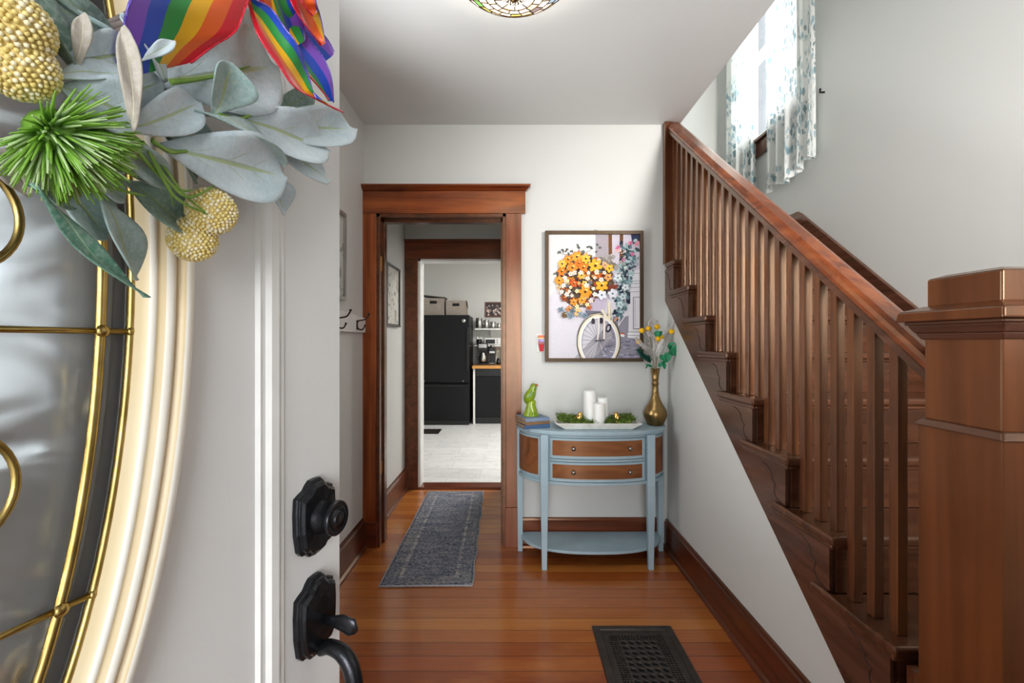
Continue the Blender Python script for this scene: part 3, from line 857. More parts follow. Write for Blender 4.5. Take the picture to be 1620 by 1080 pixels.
def leaf(A, B, w, m, roll=0.0, bend=0.15, cup=0.25, shape=0.55, parent=None, tip=0.0):
    """leaf from A to B (door frame), width w; roll about its length, bend lifts the middle off the line"""
    A, B = Vector(A), Vector(B); d = B - A; L = d.length; d.normalize()
    nrm = Vector((0.30, -1, 0)).normalized(); nrm = (nrm - d * nrm.dot(d)).normalized()
    side = d.cross(nrm)
    side, nrm = side * math.cos(roll) + nrm * math.sin(roll), nrm * math.cos(roll) - side * math.sin(roll)

    def f(u, v):
        s = (v - 0.5) * 2
        u = 1 - (1 - u) ** 1.7
        pk = 0.46 + 0.24 * shape
        uu = max(1e-6, min(1.0, u))
        e = max(0.0, math.sin(PI * uu ** (math.log(0.5) / math.log(pk)))) ** 0.62
        if u < 0.12: e = max(e, 0.05)
        wv = 0.010 * L / 0.1 * math.sin(u * 7 + s * 2)
        return A + d * (u * L) + nrm * (bend * L * math.sin(PI * u) + tip * L * u * u - cup * w * (abs(s) * e) ** 1.5 * -1 + wv * 0.25) + side * (s * e * w * 0.58)
    return MB().grid(f, 22, 10).build('leaf', m, parent or wr, local=True, solid=0.0013)


def pl(x0, y0, n0, x1, y1, n1, wpx, m, roll=0.0, bend=0.10, cup=0.2, shape=0.55, tip=0.0):
    A = dl(x0, y0, n0); B = dl(x1, y1, n1)
    M_ = Vector((HX, HY, 0)) + Matrix.Rotation(DA, 3, 'Z') @ ((A + B) / 2)
    w = wpx * M_.y / 720
    return leaf(A, B, w, m, roll, bend, cup, shape, None, tip)


# lower layer
pl(345, 170, .045, 384, 196, .05, 34, L_MID); pl(370, 182, .05, 408, 158, .05, 26, L_OLIVE)
pl(195, 285, .040, 302, 366, .045, 62, L_DARK, 0.1, 0.04); pl(160, 240, .05, 250, 288, .05, 50, L_DARK, 0.2)
pl(85, 290, .040, 168, 378, .04, 70, L_MID); pl(150, 300, .055, 215, 442, .04, 66, L_MID, 0.2, 0.04, 0.2, 0.75)
pl(270, 118, .055, 226, 172, .06, 46, L_OLIVE, -0.2); pl(60, 85, .04, 90, 20, .05, 52, L_PALE)
pl(400, 205, .05, 520, 285, .05, 52, L_PALE, 0.1, .04); pl(425, 275, .05, 450, 338, .045, 60, L_PALE, 0.0, .03, .2, .7)
pl(45, 310, .045, 5, 235, .05, 46, L_CREAM, 0.5); pl(240, 180, .05, 310, 290, .05, 40, L_DARK)
pl(408, 186, .055, 494, 150, .055, 30, L_DARK, 0.3, .06)
# middle layer
pl(385, 200, .065, 560, 205, .060, 52, L_PALE, 0.15, .05); pl(350, 182, .070, 518, 238, .068, 66, L_PALE, 0.05, .06)
pl(248, 232, .075, 450, 280, .070, 92, L_PALE, -0.1, .05, .18, .62); pl(305, 178, .085, 452, 262, .075, 30, L_MID, 0.9, .10)
pl(240, 130, .070, 436, 105, .070, 112, L_PALE, 0.1, .06, .15, .6); pl(195, 208, .085, 315, 163, .080, 56, L_PALE, 0.2, .08)
pl(160, 200, .080, 272, 296, .075, 40, L_MID, -0.5, .08); pl(395, 82, .075, 367, -4, .08, 30, L_PALE, 0.3, .05)
pl(262, 130, .08, 192, 22, .08, 62, L_PALE, -0.2, .06); pl(60, -20, .07, 190, 62, .07, 36, L_DARK, 0.4, .06)
pl(60, -10, .065, 225, 100, .075, 30, L_MID, -0.6, .05)
pl(105, 98, .085, 215, 82, .09, 60, L_PALE, 0.1, .08)
# front layer
pl(200, 200, .06, 128, 62, .06, 64, L_PALE, 0.1, .04); pl(150, 165, .07, 255, 128, .075, 54, L_PALE, -0.2, .05); pl(250, 205, .06, 345, 225, .06, 46, L_MID, .2, .04)
pl(130, 255, .055, 195, 320, .055, 50, L_MID, .1, .04); pl(30, 255, .045, 120, 330, .045, 56, L_DARK, .1, .03); pl(215, 120, .05, 300, 90, .05, 60, L_PALE, .2, .03)
pl(75, 126, .10, 212, 118, .10, 30, L_PALE, 0.9, .06); pl(88, 135, .095, 218, 188, .105, 78, L_PALE, -0.05, .05, .2, .8)
pl(212, 208, .115, 196, 42, .115, 26, L_CREAM, 0.75, .05, .3, .5); pl(225, 96, .105, 276, 66, .11, 16, L_PALE, 0.6)
pl(338, 182, .085, 366, 100, .105, 74, L_MID, 0.25, .03, .3, .85); pl(122, 108, .10, 134, 22, .10, 20, L_CREAM, 0.8)
pl(50, 290, .085, 232, 470, .060, 24, L_BLADE, 0.1, -.05, .1, .3)
# small thread hanging behind the wreath
rnd = random.Random(11)
for k in range(34):             # the rest of the ring, above and to the left of the picture
    a = R(25 + k * 7.4 + rnd.uniform(-3, 3)); r = WR + rnd.uniform(-.03, .03)
    x, z = WC[0] + r * math.cos(a), WC[1] + r * math.sin(a)
    if x > 0.50 and z < 1.72: continue
    da = a + rnd.uniform(-0.9, 0.9) + 0.6; ln = rnd.uniform(.07, .11)
    leaf((x, -rnd.uniform(.04, .07), z), (x + ln * math.cos(da), -rnd.uniform(.05, .10), z + ln * math.sin(da)), rnd.uniform(.035, .055), rnd.choice((L_PALE, L_MID, L_PALE, L_DARK)), rnd.uniform(-.5, .5))
# thin grassy sprigs and stems
G = plain('sprig_green', '#5f8f2e', 0.6, 0, '#84a94a', 40)
mb = MB()
for pts in ([(190, 205), (235, 235), (262, 285), (275, 325)], [(225, 225), (258, 262), (290, 305), (330, 340)], [(230, 230), (265, 285), (300, 312), (345, 290)],
            [(235, 238), (268, 300), (292, 322), (325, 337)], [(240, 222), (270, 240), (300, 240), (322, 260)], [(215, 235), (250, 275), (285, 300), (305, 300)],
            [(270, 130), (310, 126), (350, 118), (395, 105)], [(150, 285), (175, 295), (195, 302), (230, 310)], [(345, 180), (380, 188), (420, 170), (440, 165)]):
    p3 = crv([dl(x, y, 0.088 - 0.004 * i) for i, (x, y) in enumerate(pts)], 5)
    mb.tube(p3, [0.0022 * (1 - 0.75 * i / len(p3)) for i in range(len(p3))], 6, flat=0.5)
mb.build('grassy_sprigs', G, wr, local=True)
# beaded yellow balls
MBALL = [plain('ball_bead_yellow', '#e8d891', 0.5, 0, '#dcc472', 90), plain('ball_bead_cream', '#f0e8c8', 0.5, 0, '#e8dcae', 90)]
MBALL2 = plain('ball_core', '#d9c27a', 0.7)


def beadball(px, py, n, rpx, seed, nb=420):
    c = dl(px, py, n); Wp = Vector((HX, HY, 0)) + Matrix.Rotation(DA, 3, 'Z') @ c
    r = rpx * Wp.y / 720; rnd = random.Random(seed); mb = MB(); mb.ball(c, r * 0.93, 20, 2)
    for i in range(nb):
        zz = 1 - 2 * (i + .5) / nb; a = i * 2.39996; q = math.sqrt(1 - zz * zz)
        d = Vector((q * math.cos(a), q * math.sin(a), zz)) + Vector([rnd.uniform(-.03, .03) for _ in range(3)]); d.normalize()
        mb.ball(c + d * r * 0.95, r * 0.080 * rnd.uniform(0.85, 1.15), 6, 0 if rnd.random() < .6 else 1, sc=(1, 1, 1))
    return mb.build('beaded_ball', MBALL + [MBALL2], wr, local=True)


beadball(18, 42, .10, 54, 1); beadball(30, 106, .095, 50, 2); beadball(335, 334, .065, 36, 3); beadball(305, 378, .045, 35, 4)
# green spiky seed head
c = dl(90, 215, .085); mb = MB(); rnd = random.Random(21)
mb.ball(c, 0.016, 14, 0)
ax = (dl(150, 265, .10) - dl(50, 185, .085)).normalized()
for i in range(620):
    d = Vector([rnd.gauss(0, 1) for _ in range(3)]).normalized()
    if d.dot(ax) < -0.35: d = (d + ax * 1.2).normalized()
    L = rnd.uniform(0.034, 0.044); drp = ax * 0.35 + Vector((0, 0, -0.10))
    p = [c + d * 0.012, c + d * L * 0.55 + drp * 0.004, c + (d + drp * 0.45).normalized() * L]
    mb.tube(p, [0.0009, 0.0011, 0.0004], 4, 0 if rnd.random() < .7 else 1)
mb.build('spiky_seed_head', [plain('spike_green', '#85b640', 0.55, 0, '#6b9c33', 60), plain('spike_pale_green', '#c0d6a0', 0.55, 0, '#a5c782', 60)], wr, local=True)
# rainbow ribbon
MRIB = ribbon_mat(); MRED = plain('ribbon_red_wire_edge', '#d80f2c', 0.25, 0.2, '#f04a5e', 300); MPUR = plain('ribbon_purple_wire_edge', '#5a43b0', 0.25, 0.2, '#8d7ad0', 300)
rb = thing('ribbon_bow_anchor', (0, 0, 0), None, None); bpy.data.objects.remove(rb)


def ribbon(stations, name='ribbon_tail', wave=0.003, vr=(0.0, 1.0)):
    """stations: red edge (x,y), purple edge (x,y), n"""
    ra = crv([dl(a, b, n) for a, b, _, _, n in stations], 6); rp = crv([dl(c, d, n + dn) for (_, _, c, d, n), dn in zip(stations, [0.004 * math.sin(2.1 * i) for i in range(len(stations))])], 6)
    N = len(ra) - 1

    def f(u, v):
        i = min(N, int(round(u * N))); p = ra[i].lerp(rp[i], v)
        return p + Vector((0, -wave * math.sin(v * 2 * PI + u * 3), 0))
    mb = MB().grid(f, N, 12)
    for fc in mb.b.faces:
        for lp in fc.loops: lp[mb.uv].uv.y = vr[0] + (vr[1] - vr[0]) * lp[mb.uv].uv.y
    mb.tube([f(i / N, 0) for i in range(N + 1)], 0.0009, 5, 1); mb.tube([f(i / N, 1) for i in range(N + 1)], 0.0009, 5, 2)
    return mb.build(name, [MRIB, MRED, MPUR], wr, local=True)


ribbon([(425, -60, 250, -60, .095), (391, -5, 205, -5, .105), (368, 48, 188, 50, .10), (335, 72, 180, 95, .09), (300, 100, 190, 125, .08)], 'ribbon_loop', .004)
ribbon([(390, -22, 402, -30, .09), (393, 12, 398, -4, .095), (406, 58, 425, 14, .105), (437, 104, 447, 46, .11), (456, 132, 466, 72, .112), (474, 146, 482, 112, .112), (488, 152, 492, 142, .11), (543, 178, 500, 156, .11)], vr=(0, .80))
ribbon([(418, -25, 440, -30, .085), (428, 20, 470, 22, .088), (448, 72, 484, 60, .09), (478, 112, 508, 92, .092), (502, 138, 522, 124, .092), (520, 158, 527, 162, .092)], vr=(.42, 1))
ribbon([(454, -20, 488, -30, .098), (460, 8, 497, 5, .10), (476, 36, 503, 28, .10), (496, 60, 509, 54, .10), (509, 73, 512, 68, .10)], vr=(0, .45))
ribbon([(440, 20, 485, 25, .075), (466, 58, 500, 45, .078), (486, 88, 516, 64, .08), (508, 108, 528, 82, .08)], vr=(.5, 1))
ribbon([(402, -25, 458, -30, .086), (412, 10, 466, 8, .088), (440, 48, 476, 38, .09), (462, 80, 482, 62, .09)], vr=(.12, .8))
ribbon([(462, -20, 490, -30, .108), (470, 0, 496, 2, .11), (484, 17, 497, 16, .11), (495, 25, 497, 22, .11)], vr=(0, .3))

# ------------------------------------------------------------------ half-moon console table
TX, TA, TBK, TD, TN = 0.472, 0.446, 2.782, 0.302, 2.45
ZT = 0.768
ct = thing('console_table', (TX, 2.66, 0), 'half-moon console table painted blue-grey with two wood-fronted drawers against the back wall', 'console table')


def se(t, off=0.0):
    """point on the half-moon outline; t 0..1 from left to right, off inwards"""
    a = PI * (1 - t); c, s = math.cos(a), math.sin(a)
    A, D = TA - off, TD - off
    return Vector((TX + A * math.copysign(abs(c) ** (2 / TN), c), TBK - D * abs(s) ** (2 / TN), 0))


def xt(x, off=0.0):      # parameter at which the outline reaches x
    q = max(-1, min(1, (x - TX) / (TA - off))); c = math.copysign(abs(q) ** (TN / 2), q); return 1 - math.acos(c) / PI


def slab(name, off, z0, z1, m, parent, bev=0.003):
    p = [se(i / 72, off) + Vector((0, 0, z0)) for i in range(73)]
    return MB().prism(p, (0, 0, z1 - z0)).build(name, m, parent, bevel=bev)


def band(mb, t0, t1, z0, z1, off, th, n=24, mi=0):
    """curved strip following the outline between two parameters"""
    rg = []
    for i in range(n + 1):
        t = t0 + (t1 - t0) * i / n; a = se(t, off); b = se(t, off + th)
        rg.append([a + Vector((0, 0, z0)), a + Vector((0, 0, z1)), b + Vector((0, 0, z1)), b + Vector((0, 0, z0))])
    return mb.rings(rg, mi, False)


slab('table_top', 0.0, ZT - 0.022, ZT, MBLUE, ct, 0.004)
slab('lower_shelf', 0.028, 0.086, 0.102, MBLUE, ct, 0.003)
mb = MB(); band(mb, 0.0, 1.0, 0.470, 0.486, 0.012, 0.014, 60); band(mb, 0.0, 1.0, ZT - 0.036, ZT - 0.022, 0.014, 0.014, 60)
tl0, tl1 = xt(0.200), xt(0.748)
band(mb, tl0, tl1, 0.600, 0.612, 0.012, 0.014)
MB_ = mb; MB_.build('apron_rails', MBLUE, ct, bevel=0.002)
mb = MB(); band(mb, 0.0, 1.0, 0.486, ZT - 0.036, 0.024, 0.010, 60); mb.build('apron_body', MBLUE, ct)
for (z0, z1) in ((0.614, 0.730), (0.488, 0.598)):
    mb = MB(); a, b = tl0 + 0.004, tl1 - 0.004
    band(mb, a, b, z0 + 0.002, z0 + 0.018, 0.010, 0.014); band(mb, a, b, z1 - 0.014, z1 - 0.002, 0.010, 0.014)
    band(mb, a, a + 0.012, z0 + 0.018, z1 - 0.014, 0.010, 0.014, 4); band(mb, b - 0.012, b, z0 + 0.018, z1 - 0.014, 0.010, 0.014, 4)
    d = mb.build('drawer', MBLUE, ct, bevel=0.001)
    mb = MB(); band(mb, a + 0.012, b - 0.012, z0 + 0.018, z1 - 0.014, 0.013, 0.010); mb.build('veneer_panel', MDRAW, d)
    for x in (0.336, 0.648):
        p = se(xt(x, 0.013), 0.013); zc = (z0 + z1) / 2 + 0.003
        k = MB().lathe([(0.009, 0.002), (0.009, -0.003), (0.0045, -0.006), (0.0045, -0.012), (0.0105, -0.016), (0.012, -0.021), (0.009, -0.025), (0.001, -0.026)], (p.x, p.y, zc), 20, axis='y')
        k.build('knob', plain('pewter_knob', '#8f8b84', 0.3, 1.0), d)
for (a, b) in ((0.012, tl0 - 0.040), (tl1 + 0.040, 0.988)):
    mb = MB(); band(mb, a, b, 0.500, ZT - 0.040, 0.016, 0.010, 20); f = mb.build('side_panel', MBLUE, ct)
    mb = MB(); w = (b - a) * 0.10; band(mb, a + w, b - w, 0.512, ZT - 0.052, 0.0145, 0.006, 20); mb.build('veneer_panel', MDRAW, f)
for (x0, x1, y0, y1) in ((0.158, 0.200, 2.508, 2.548), (0.748, 0.790, 2.508, 2.548), (0.030, 0.068, 2.735, 2.780), (0.878, 0.916, 2.735, 2.780)):
    mb = MB(); cx = (x0 + x1) / 2; mb.frus((cx - 0.014, cx + 0.014, y0 + 0.003, y0 + 0.031), 0, (x0, x1, y0, y1), 0.46).box(x0, x1, y0, y1, 0.46, ZT - 0.0225)
    mb.build('leg', MBLUE, ct, bevel=0.0015)

# ------------------------------------------------------------------ things on the console
bc = ((0.139, 2.639), R(20))
zz = ZT + 0.0005
books = [(0.156, 0.160, 0.021, '#3f5f88', 'slate blue cloth-bound old book at the bottom of the stack', -0.03),
         (0.150, 0.152, 0.018, '#8a6a48', 'worn tan old book in the middle of the stack', 0.05),
         (0.148, 0.156, 0.019, '#7f93b0', 'faded pale blue old book on top of the stack', 0.0)]
for (L, Wd, T, colr, lab, da) in books:
    b = thing('book', (bc[0][0] - 0.02, bc[0][1] + 0.02, zz), lab + ' on the console table', 'book', 'old books on the console table', bc[1] + da)
    cov = plain('cover_' + lab.split()[0], colr, 0.7, 0, None, 30, 0.15, 300)
    MB().box(-L / 2, L / 2, -Wd / 2, Wd / 2, 0, 0.0022).box(-L / 2, L / 2, -Wd / 2, Wd / 2, T - 0.0022, T).box(-L / 2, L / 2, -Wd / 2, -Wd / 2 + 0.0025, 0.002, T - 0.002).build('cover', cov, b, local=True, bevel=0.0006)
    MB().box(-L / 2 + 0.003, L / 2 - 0.003, -Wd / 2 + 0.003, Wd / 2 - 0.003, 0.0022, T - 0.0022).build('page_block', MPAPER, b, local=True)
    zz += T + 0.0004
# green parrot figurine
MGRN = plain('green_glaze', '#8fa51c', 0.12, 0, '#6f8f14', 18, 0.0, 60, Coat_Weight=0.6)
bx, by, bz = 0.112, 2.655, zz
bird = thing('bird_figurine', (bx, by, bz), 'glossy lime green ceramic parrot figurine standing on the stacked books', 'figurine')
rnd = random.Random(2); rg = []
for i, (r, z) in enumerate([(0.047, 0), (0.048, 0.006), (0.044, 0.014), (0.038, 0.026), (0.032, 0.042), (0.028, 0.058), (0.026, 0.074), (0.026, 0.088), (0.014, 0.096)]):
    rg.append([Vector((bx + r * math.cos(2 * PI * k / 26) * (1 + rnd.uniform(-.07, .07)), by + r * .8 * math.sin(2 * PI * k / 26) * (1 + rnd.uniform(-.07, .07)), bz + z)) for k in range(26)])
MB().rings(rg).build('perch_base', MGRN, bird)
path = crv([(bx - 0.026, by, bz + 0.072), (bx - 0.022, by, bz + 0.090), (bx - 0.010, by, bz + 0.112), (bx + 0.004, by, bz + 0.140), (bx + 0.012, by, bz + 0.162), (bx + 0.018, by, bz + 0.178), (bx + 0.024, by, bz + 0.187)], 4)
rads = [0.006, 0.010, 0.014, 0.018, 0.022, 0.0245, 0.0265, 0.0278, 0.028, 0.0278, 0.027, 0.0255, 0.0235, 0.0215, 0.020, 0.0192, 0.0190, 0.0190, 0.0188, 0.018, 0.0165, 0.0145, 0.012, 0.008, 0.003]
MB().tube(path, [r_ * 1.12 for r_ in rads[:len(path)]], 16).build('bird_body', MGRN, bird)
MB().tube([(bx + 0.027, by - 0.002, bz + 0.184), (bx + 0.036, by - 0.004, bz + 0.181), (bx + 0.039, by - 0.004, bz + 0.172)], [0.006, 0.005, 0.001], 8).build('beak', plain('red_glaze', '#b5532c', 0.2), bird)
for s in (1, -1):
    MB().tube(crv([(bx - 0.028, by - s * 0.019, bz + 0.084), (bx - 0.012, by - s * 0.025, bz + 0.118), (bx + 0.004, by - s * 0.022, bz + 0.150)], 4), [0.003, 0.006, 0.009, 0.011, 0.012, 0.012, 0.011, 0.008, 0.004], 12, flat=0.5).build('wing', plain('wing_glaze', '#74963a', 0.15, 0, '#5d8a5a', 60), bird)
    MB().ball((bx + 0.024, by - s * 0.0125, bz + 0.184), 0.0022, 8).build('eye', MBLACKP, bird)
# whitewashed dough-bowl tray
tx, ty = 0.487, 2.610
ty2 = ZT + 0.0008
tray = thing('tray', (tx, ty, ty2), 'long whitewashed wooden tray filled with moss on the console table', 'tray')
o = (tx - 0.245, tx + 0.245, ty - 0.075, ty + 0.095); inn = (tx - 0.232, tx + 0.232, ty - 0.066, ty + 0.086); bo = (tx - 0.190, tx + 0.190, ty - 0.058, ty + 0.075); bi = (tx - 0.185, tx + 0.185, ty - 0.052, ty + 0.070)
rect = lambda r, z: [Vector((r[0], r[2], z)), Vector((r[1], r[2], z)), Vector((r[1], r[3], z)), Vector((r[0], r[3], z))]
MB().rings([rect(bo, ty2), rect(o, ty2 + 0.034), rect(inn, ty2 + 0.036), rect(bi, ty2 + 0.008)], 0, False).build('tray_body', MWTRAY, tray, bevel=0.003)
MMOSS = [plain('moss_dark', '#4c6a26', 0.9, 0, '#3b5520', 60), plain('moss_light', '#7c9434', 0.9, 0, '#667f2c', 60)]
for nm, x0, x1, lab in (('moss', tx - 0.215, tx - 0.03, 'clumped green moss in the tray, on the side of the parrot figurine'), ('moss', tx + 0.0, tx + 0.205, 'clumped green moss in the tray, on the side of the brass vase')):
    rnd = random.Random(int(x0 * 1000)); mb = MB()
    for i in range(46):
        cx = rnd.uniform(x0, x1); cy = rnd.uniform(ty - 0.045, ty + 0.06); r = rnd.uniform(0.009, 0.017) * (1.25 if cy > ty else 0.85)
        hh = 0.016 * min(1, abs(cx - tx) / 0.2) ** 2
        mb.ball((cx, cy, ty2 + 0.022 + hh + r * 0.5), r, 8, rnd.choice((0, 0, 1)), (1.2, 1, 0.8), 0.15, rnd)
    for i in range(900):
        cx = rnd.uniform(x0 - .012, x1 + .008); cy = rnd.uniform(ty - 0.055, ty + 0.07); a = rnd.uniform(0, 6.3); h = rnd.uniform(0.008, 0.020)
        p = Vector((cx, cy, ty2 + rnd.uniform(0.026, 0.046) + (0.008 if cy > ty else -0.002) + 0.018 * min(1, abs(cx - tx) / 0.2) ** 2))
        mb.tube([p, p + Vector((math.cos(a) * h * .6, math.sin(a) * h * .6, h * .5)), p + Vector((math.cos(a) * h, math.sin(a) * h, h * .55))], [0.0012, 0.0014, 0.0004], 3, rnd.choice((0, 1, 1)))
    mo = mb.build(nm, MMOSS, None); tag(mo, lab, 'moss', 'moss in the tray', 'stuff')
for (x, y, r, h, lab) in ((0.451, 2.640, 0.0355, 0.200, 'tallest white pillar candle in the mossy tray'), (0.528, 2.650, 0.034, 0.158, 'middle-height white pillar candle at the back of the tray, nearer the vase'), (0.496, 2.588, 0.034, 0.134, 'shortest white pillar candle in front of the other two')):
    z0 = ty2 + 0.0095; cd = thing('pillar_candle', (x, y, z0), lab, 'candle', 'white pillar candles in the tray')
    MB().lathe([(0.001, 0), (r, 0), (r + .0005, 0.002), (r, 0.01), (r, h - 0.004), (r - 0.003, h), (r - 0.006, h - 0.002), (r - 0.012, h - 0.008), (0.001, h - 0.009)], (x, y, z0), 32).build('wax', MWAX, cd)
    MB().tube([(x, y, z0 + h - 0.010), (x + .001, y, z0 + h - 0.001)], 0.0011, 5).build('wick', plain('wick', '#cfcabd', 0.8), cd)
for (x, s, lab) in ((0.380, 1, 'small gold bird ornament on the moss, beside the tallest candle'), (0.601, -1, 'small gold bird ornament on the moss, between the candles and the vase')):
    y, z = 2.595, ty2 + 0.030; gb = thing('bird_ornament', (x, y, z), lab, 'ornament', 'gold bird ornaments in the tray')
    pth = crv([(x - s * 0.022, y, z + 0.020), (x - s * 0.012, y, z + 0.022), (x, y, z + 0.026), (x + s * 0.006, y, z + 0.042), (x + s * 0.008, y, z + 0.054), (x + s * 0.010, y, z + 0.060)], 4)
    rr_ = [0.003, .005, .007, .009, .012, .0145, .0165, .018, .0185, .018, .0165, .0150, .0135, .0125, .012, .0118, .0112, .0102, .0085, .0055, .001]
    MB().tube(pth, rr_, 14).build('bird_body', MGOLD, gb)
    MB().lathe([(0.015, 0), (0.014, 0.006), (0.010, 0.016), (0.006, 0.024)], (x, y, z - 0.004), 16).build('bird_stand', MGOLD, gb)
    MB().tube([(x + s * 0.014, y - .003, z + 0.056), (x + s * 0.024, y - .004, z + 0.053)], [0.003, 0.0006], 6).build('beak', MGOLD, gb)
# brass vase
vx, vy = 0.850, 2.700
vase = thing('vase', (vx, vy, ZT), 'tall brass bottle vase with long ringed neck at the stair end of the console table', 'vase')
MVB = plain('vase_brass', '#a08455', 0.3, 1.0, '#856b42', 9)
vp = [(0.001, 0), (0.043, 0), (0.047, 0.004), (0.052, 0.016), (0.063, 0.040), (0.069, 0.062), (0.068, 0.076), (0.060, 0.096), (0.048, 0.116), (0.037, 0.134), (0.028, 0.156), (0.0225, 0.176), (0.0215, 0.180),
      (0.0230, 0.182), (0.0210, 0.185), (0.0185, 0.205), (0.0175, 0.232), (0.0195, 0.240), (0.0235, 0.243), (0.0195, 0.246), (0.0180, 0.252), (0.0190, 0.270), (0.0205, 0.272), (0.0195, 0.274), (0.0225, 0.300), (0.0265, 0.330), (0.0280, 0.332),
      (0.0265, 0.334), (0.0235, 0.330), (0.019, 0.300), (0.015, 0.26), (0.001, 0.20)]
MB().lathe([(r, z) for r, z in vp], (vx, vy, ZT + 0.0005), 40).build('vase_body', MVB, vase)
VT = Vector((vx, vy, ZT + 0.315))
MYEL = plain('billy_button_yellow', '#fbc916', 0.8, 0, '#f0b40e', 90, 0.6, 400)
MSTEM = plain('dried_stem', '#a39a80', 0.8)
MPLUME = plain('grey_plume', '#e0dcd8', 0.9, 0, '#cbc6c1', 30)
MTEAL = plain('fabric_leaf_green', '#1f8f5f', 0.55, 0, '#16754e', 30)
MDKG = plain('dark_fern_green', '#14584a', 0.6, 0, '#0f463c', 30)
blab = ['lowest yellow ball flower, over the painting corner', 'yellow ball flower just right of the painting frame edge', 'yellow ball flower on a short stem above the silvery foliage', 'topmost yellow ball flower below the curled plume',
        'yellow ball flower in the crowded middle pair, the lower one', 'yellow ball flower in the crowded middle pair, the upper one', 'yellow ball flower furthest toward the stairs']
for i, (x, y) in enumerate([(1010, 540), (1015.5, 522.8), (1025.5, 519.7), (1039.7, 516.8), (1041, 535.8), (1046, 533), (1062, 524.4)]):
    Y = 2.66 + 0.012 * (i % 4); p = PX(x, y, Y)
    f = thing('ball_flower', tuple(VT), blab[i] + ', in the brass vase', 'flower', 'yellow ball flowers in the brass vase')
    MB().ball(p, 0.0165, 14, sc=(1, 1, .95)).build('flower_head', MYEL, f)
    MB().tube(crv([VT + Vector((0.002 * (i - 3), 0.0, -0.05)), VT + Vector((0.003 * (i - 3), 0, 0.02)), VT.lerp(p, 0.6) + Vector((0, 0, .01)), p], 4), 0.0012, 5).build('stem', MSTEM, f)


def plume(pts, w, lab, seed, dens=110, m=MPLUME, curl=0.4, nm='dried_plume', cat='dried plume'):
    rnd = random.Random(seed); P = crv([VT + Vector((0, 0, -0.04))] + [PX(x, y, Y) for x, y, Y in pts], 8); n = len(P)
    f = thing(nm, tuple(VT), lab, cat, 'foliage in the brass vase')
    mb = MB().tube(P, [0.0015 * (1 - .7 * i / n) for i in range(n)], 5); mb.build('stem', MSTEM, f)
    mb = MB()
    for i in range(dens * 4):
        t = rnd.uniform(0.30, 1) * (n - 1); k = int(t); a = P[k].lerp(P[min(n - 1, k + 1)], t - k); d = (P[min(n - 1, k + 1)] - P[max(0, k - 1)]).normalized()
        s = Vector((rnd.uniform(-1, 1), rnd.uniform(-.6, .6), rnd.uniform(-.3, .3))); s = (s - d * s.dot(d)).normalized()
        ln = w * 1.2 * rnd.uniform(.6, 1.1) * (1.15 - 0.7 * t / n)
        e = a + (s * 0.75 + d * 0.9).normalized() * ln
        mb.tube([a, a.lerp(e, .5) + d * ln * .1, e - d * ln * curl * .3], [0.0012, 0.0027, 0.0006], 3)
    mb.build('feathery_barbs', m, f)


plume([(1032, 556, 2.70), (1028, 525, 2.70), (1030, 508, 2.69), (1040, 509, 2.68)], 0.028, 'tall silvery grey plume with curled tip in the brass vase', 1)
plume([(1030, 560, 2.68), (1018, 548, 2.66), (1006, 535, 2.64)], 0.026, 'grey feathery plume leaning toward the painting', 2)
plume([(1040, 560, 2.70), (1052, 535, 2.70), (1066, 510, 2.68)], 0.026, 'grey feathery plume leaning toward the stairs', 3)
plume([(1037, 560, 2.67), (1036, 540, 2.66), (1026, 526, 2.66)], 0.030, 'dense pale grey lacy sprig in the middle of the vase bouquet', 4, 80)
plume([(1040, 562, 2.66), (1044, 548, 2.65), (1048, 538, 2.65)], 0.026, 'short white-grey lacy sprig at the front of the vase bouquet', 5, 80, plain('white_plume', '#ecebe8', 0.9))
plume([(1028, 572, 2.67), (1018, 563, 2.65), (1010, 554, 2.64)], 0.030, 'dark green fern sprig below the grey plumes', 6, 110, MDKG, 0.2, 'fern_sprig', 'fern')


def sprig(stem, leaves, lab):
    f = thing('leafy_sprig', tuple(VT), lab, 'artificial leaves', 'foliage in the brass vase')
    MB().tube(crv([VT + Vector((0, 0, -.03))] + [PX(*p) for p in stem], 6), 0.0014, 5).build('stem', MTEAL, f)
    for (x0, y0, x1, y1, w, roll) in leaves:
        A, B = PX(x0, y0, 2.67), PX(x1, y1, 2.65); d = B - A; L = d.length; d.normalize(); nr = Vector((0, -1, 0.2)); nr = (nr - d * nr.dot(d)).normalized(); sd = d.cross(nr)
        sd, nr = sd * math.cos(roll) + nr * math.sin(roll), nr * math.cos(roll) - sd * math.sin(roll); w = w * 2.66 / 720

        def g(u, v, A=A, d=d, L=L, nr=nr, sd=sd, w=w):
            s = 2 * v - 1; e = math.sin(PI * min(1, u * .97 + .02)) ** .6
            return A + d * u * L + nr * (0.12 * L * math.sin(PI * u) + .15 * w * s * s) + sd * s * e * w / 2
        MB().grid(g, 8, 4).build('leaf', MTEAL, f, solid=0.0008)


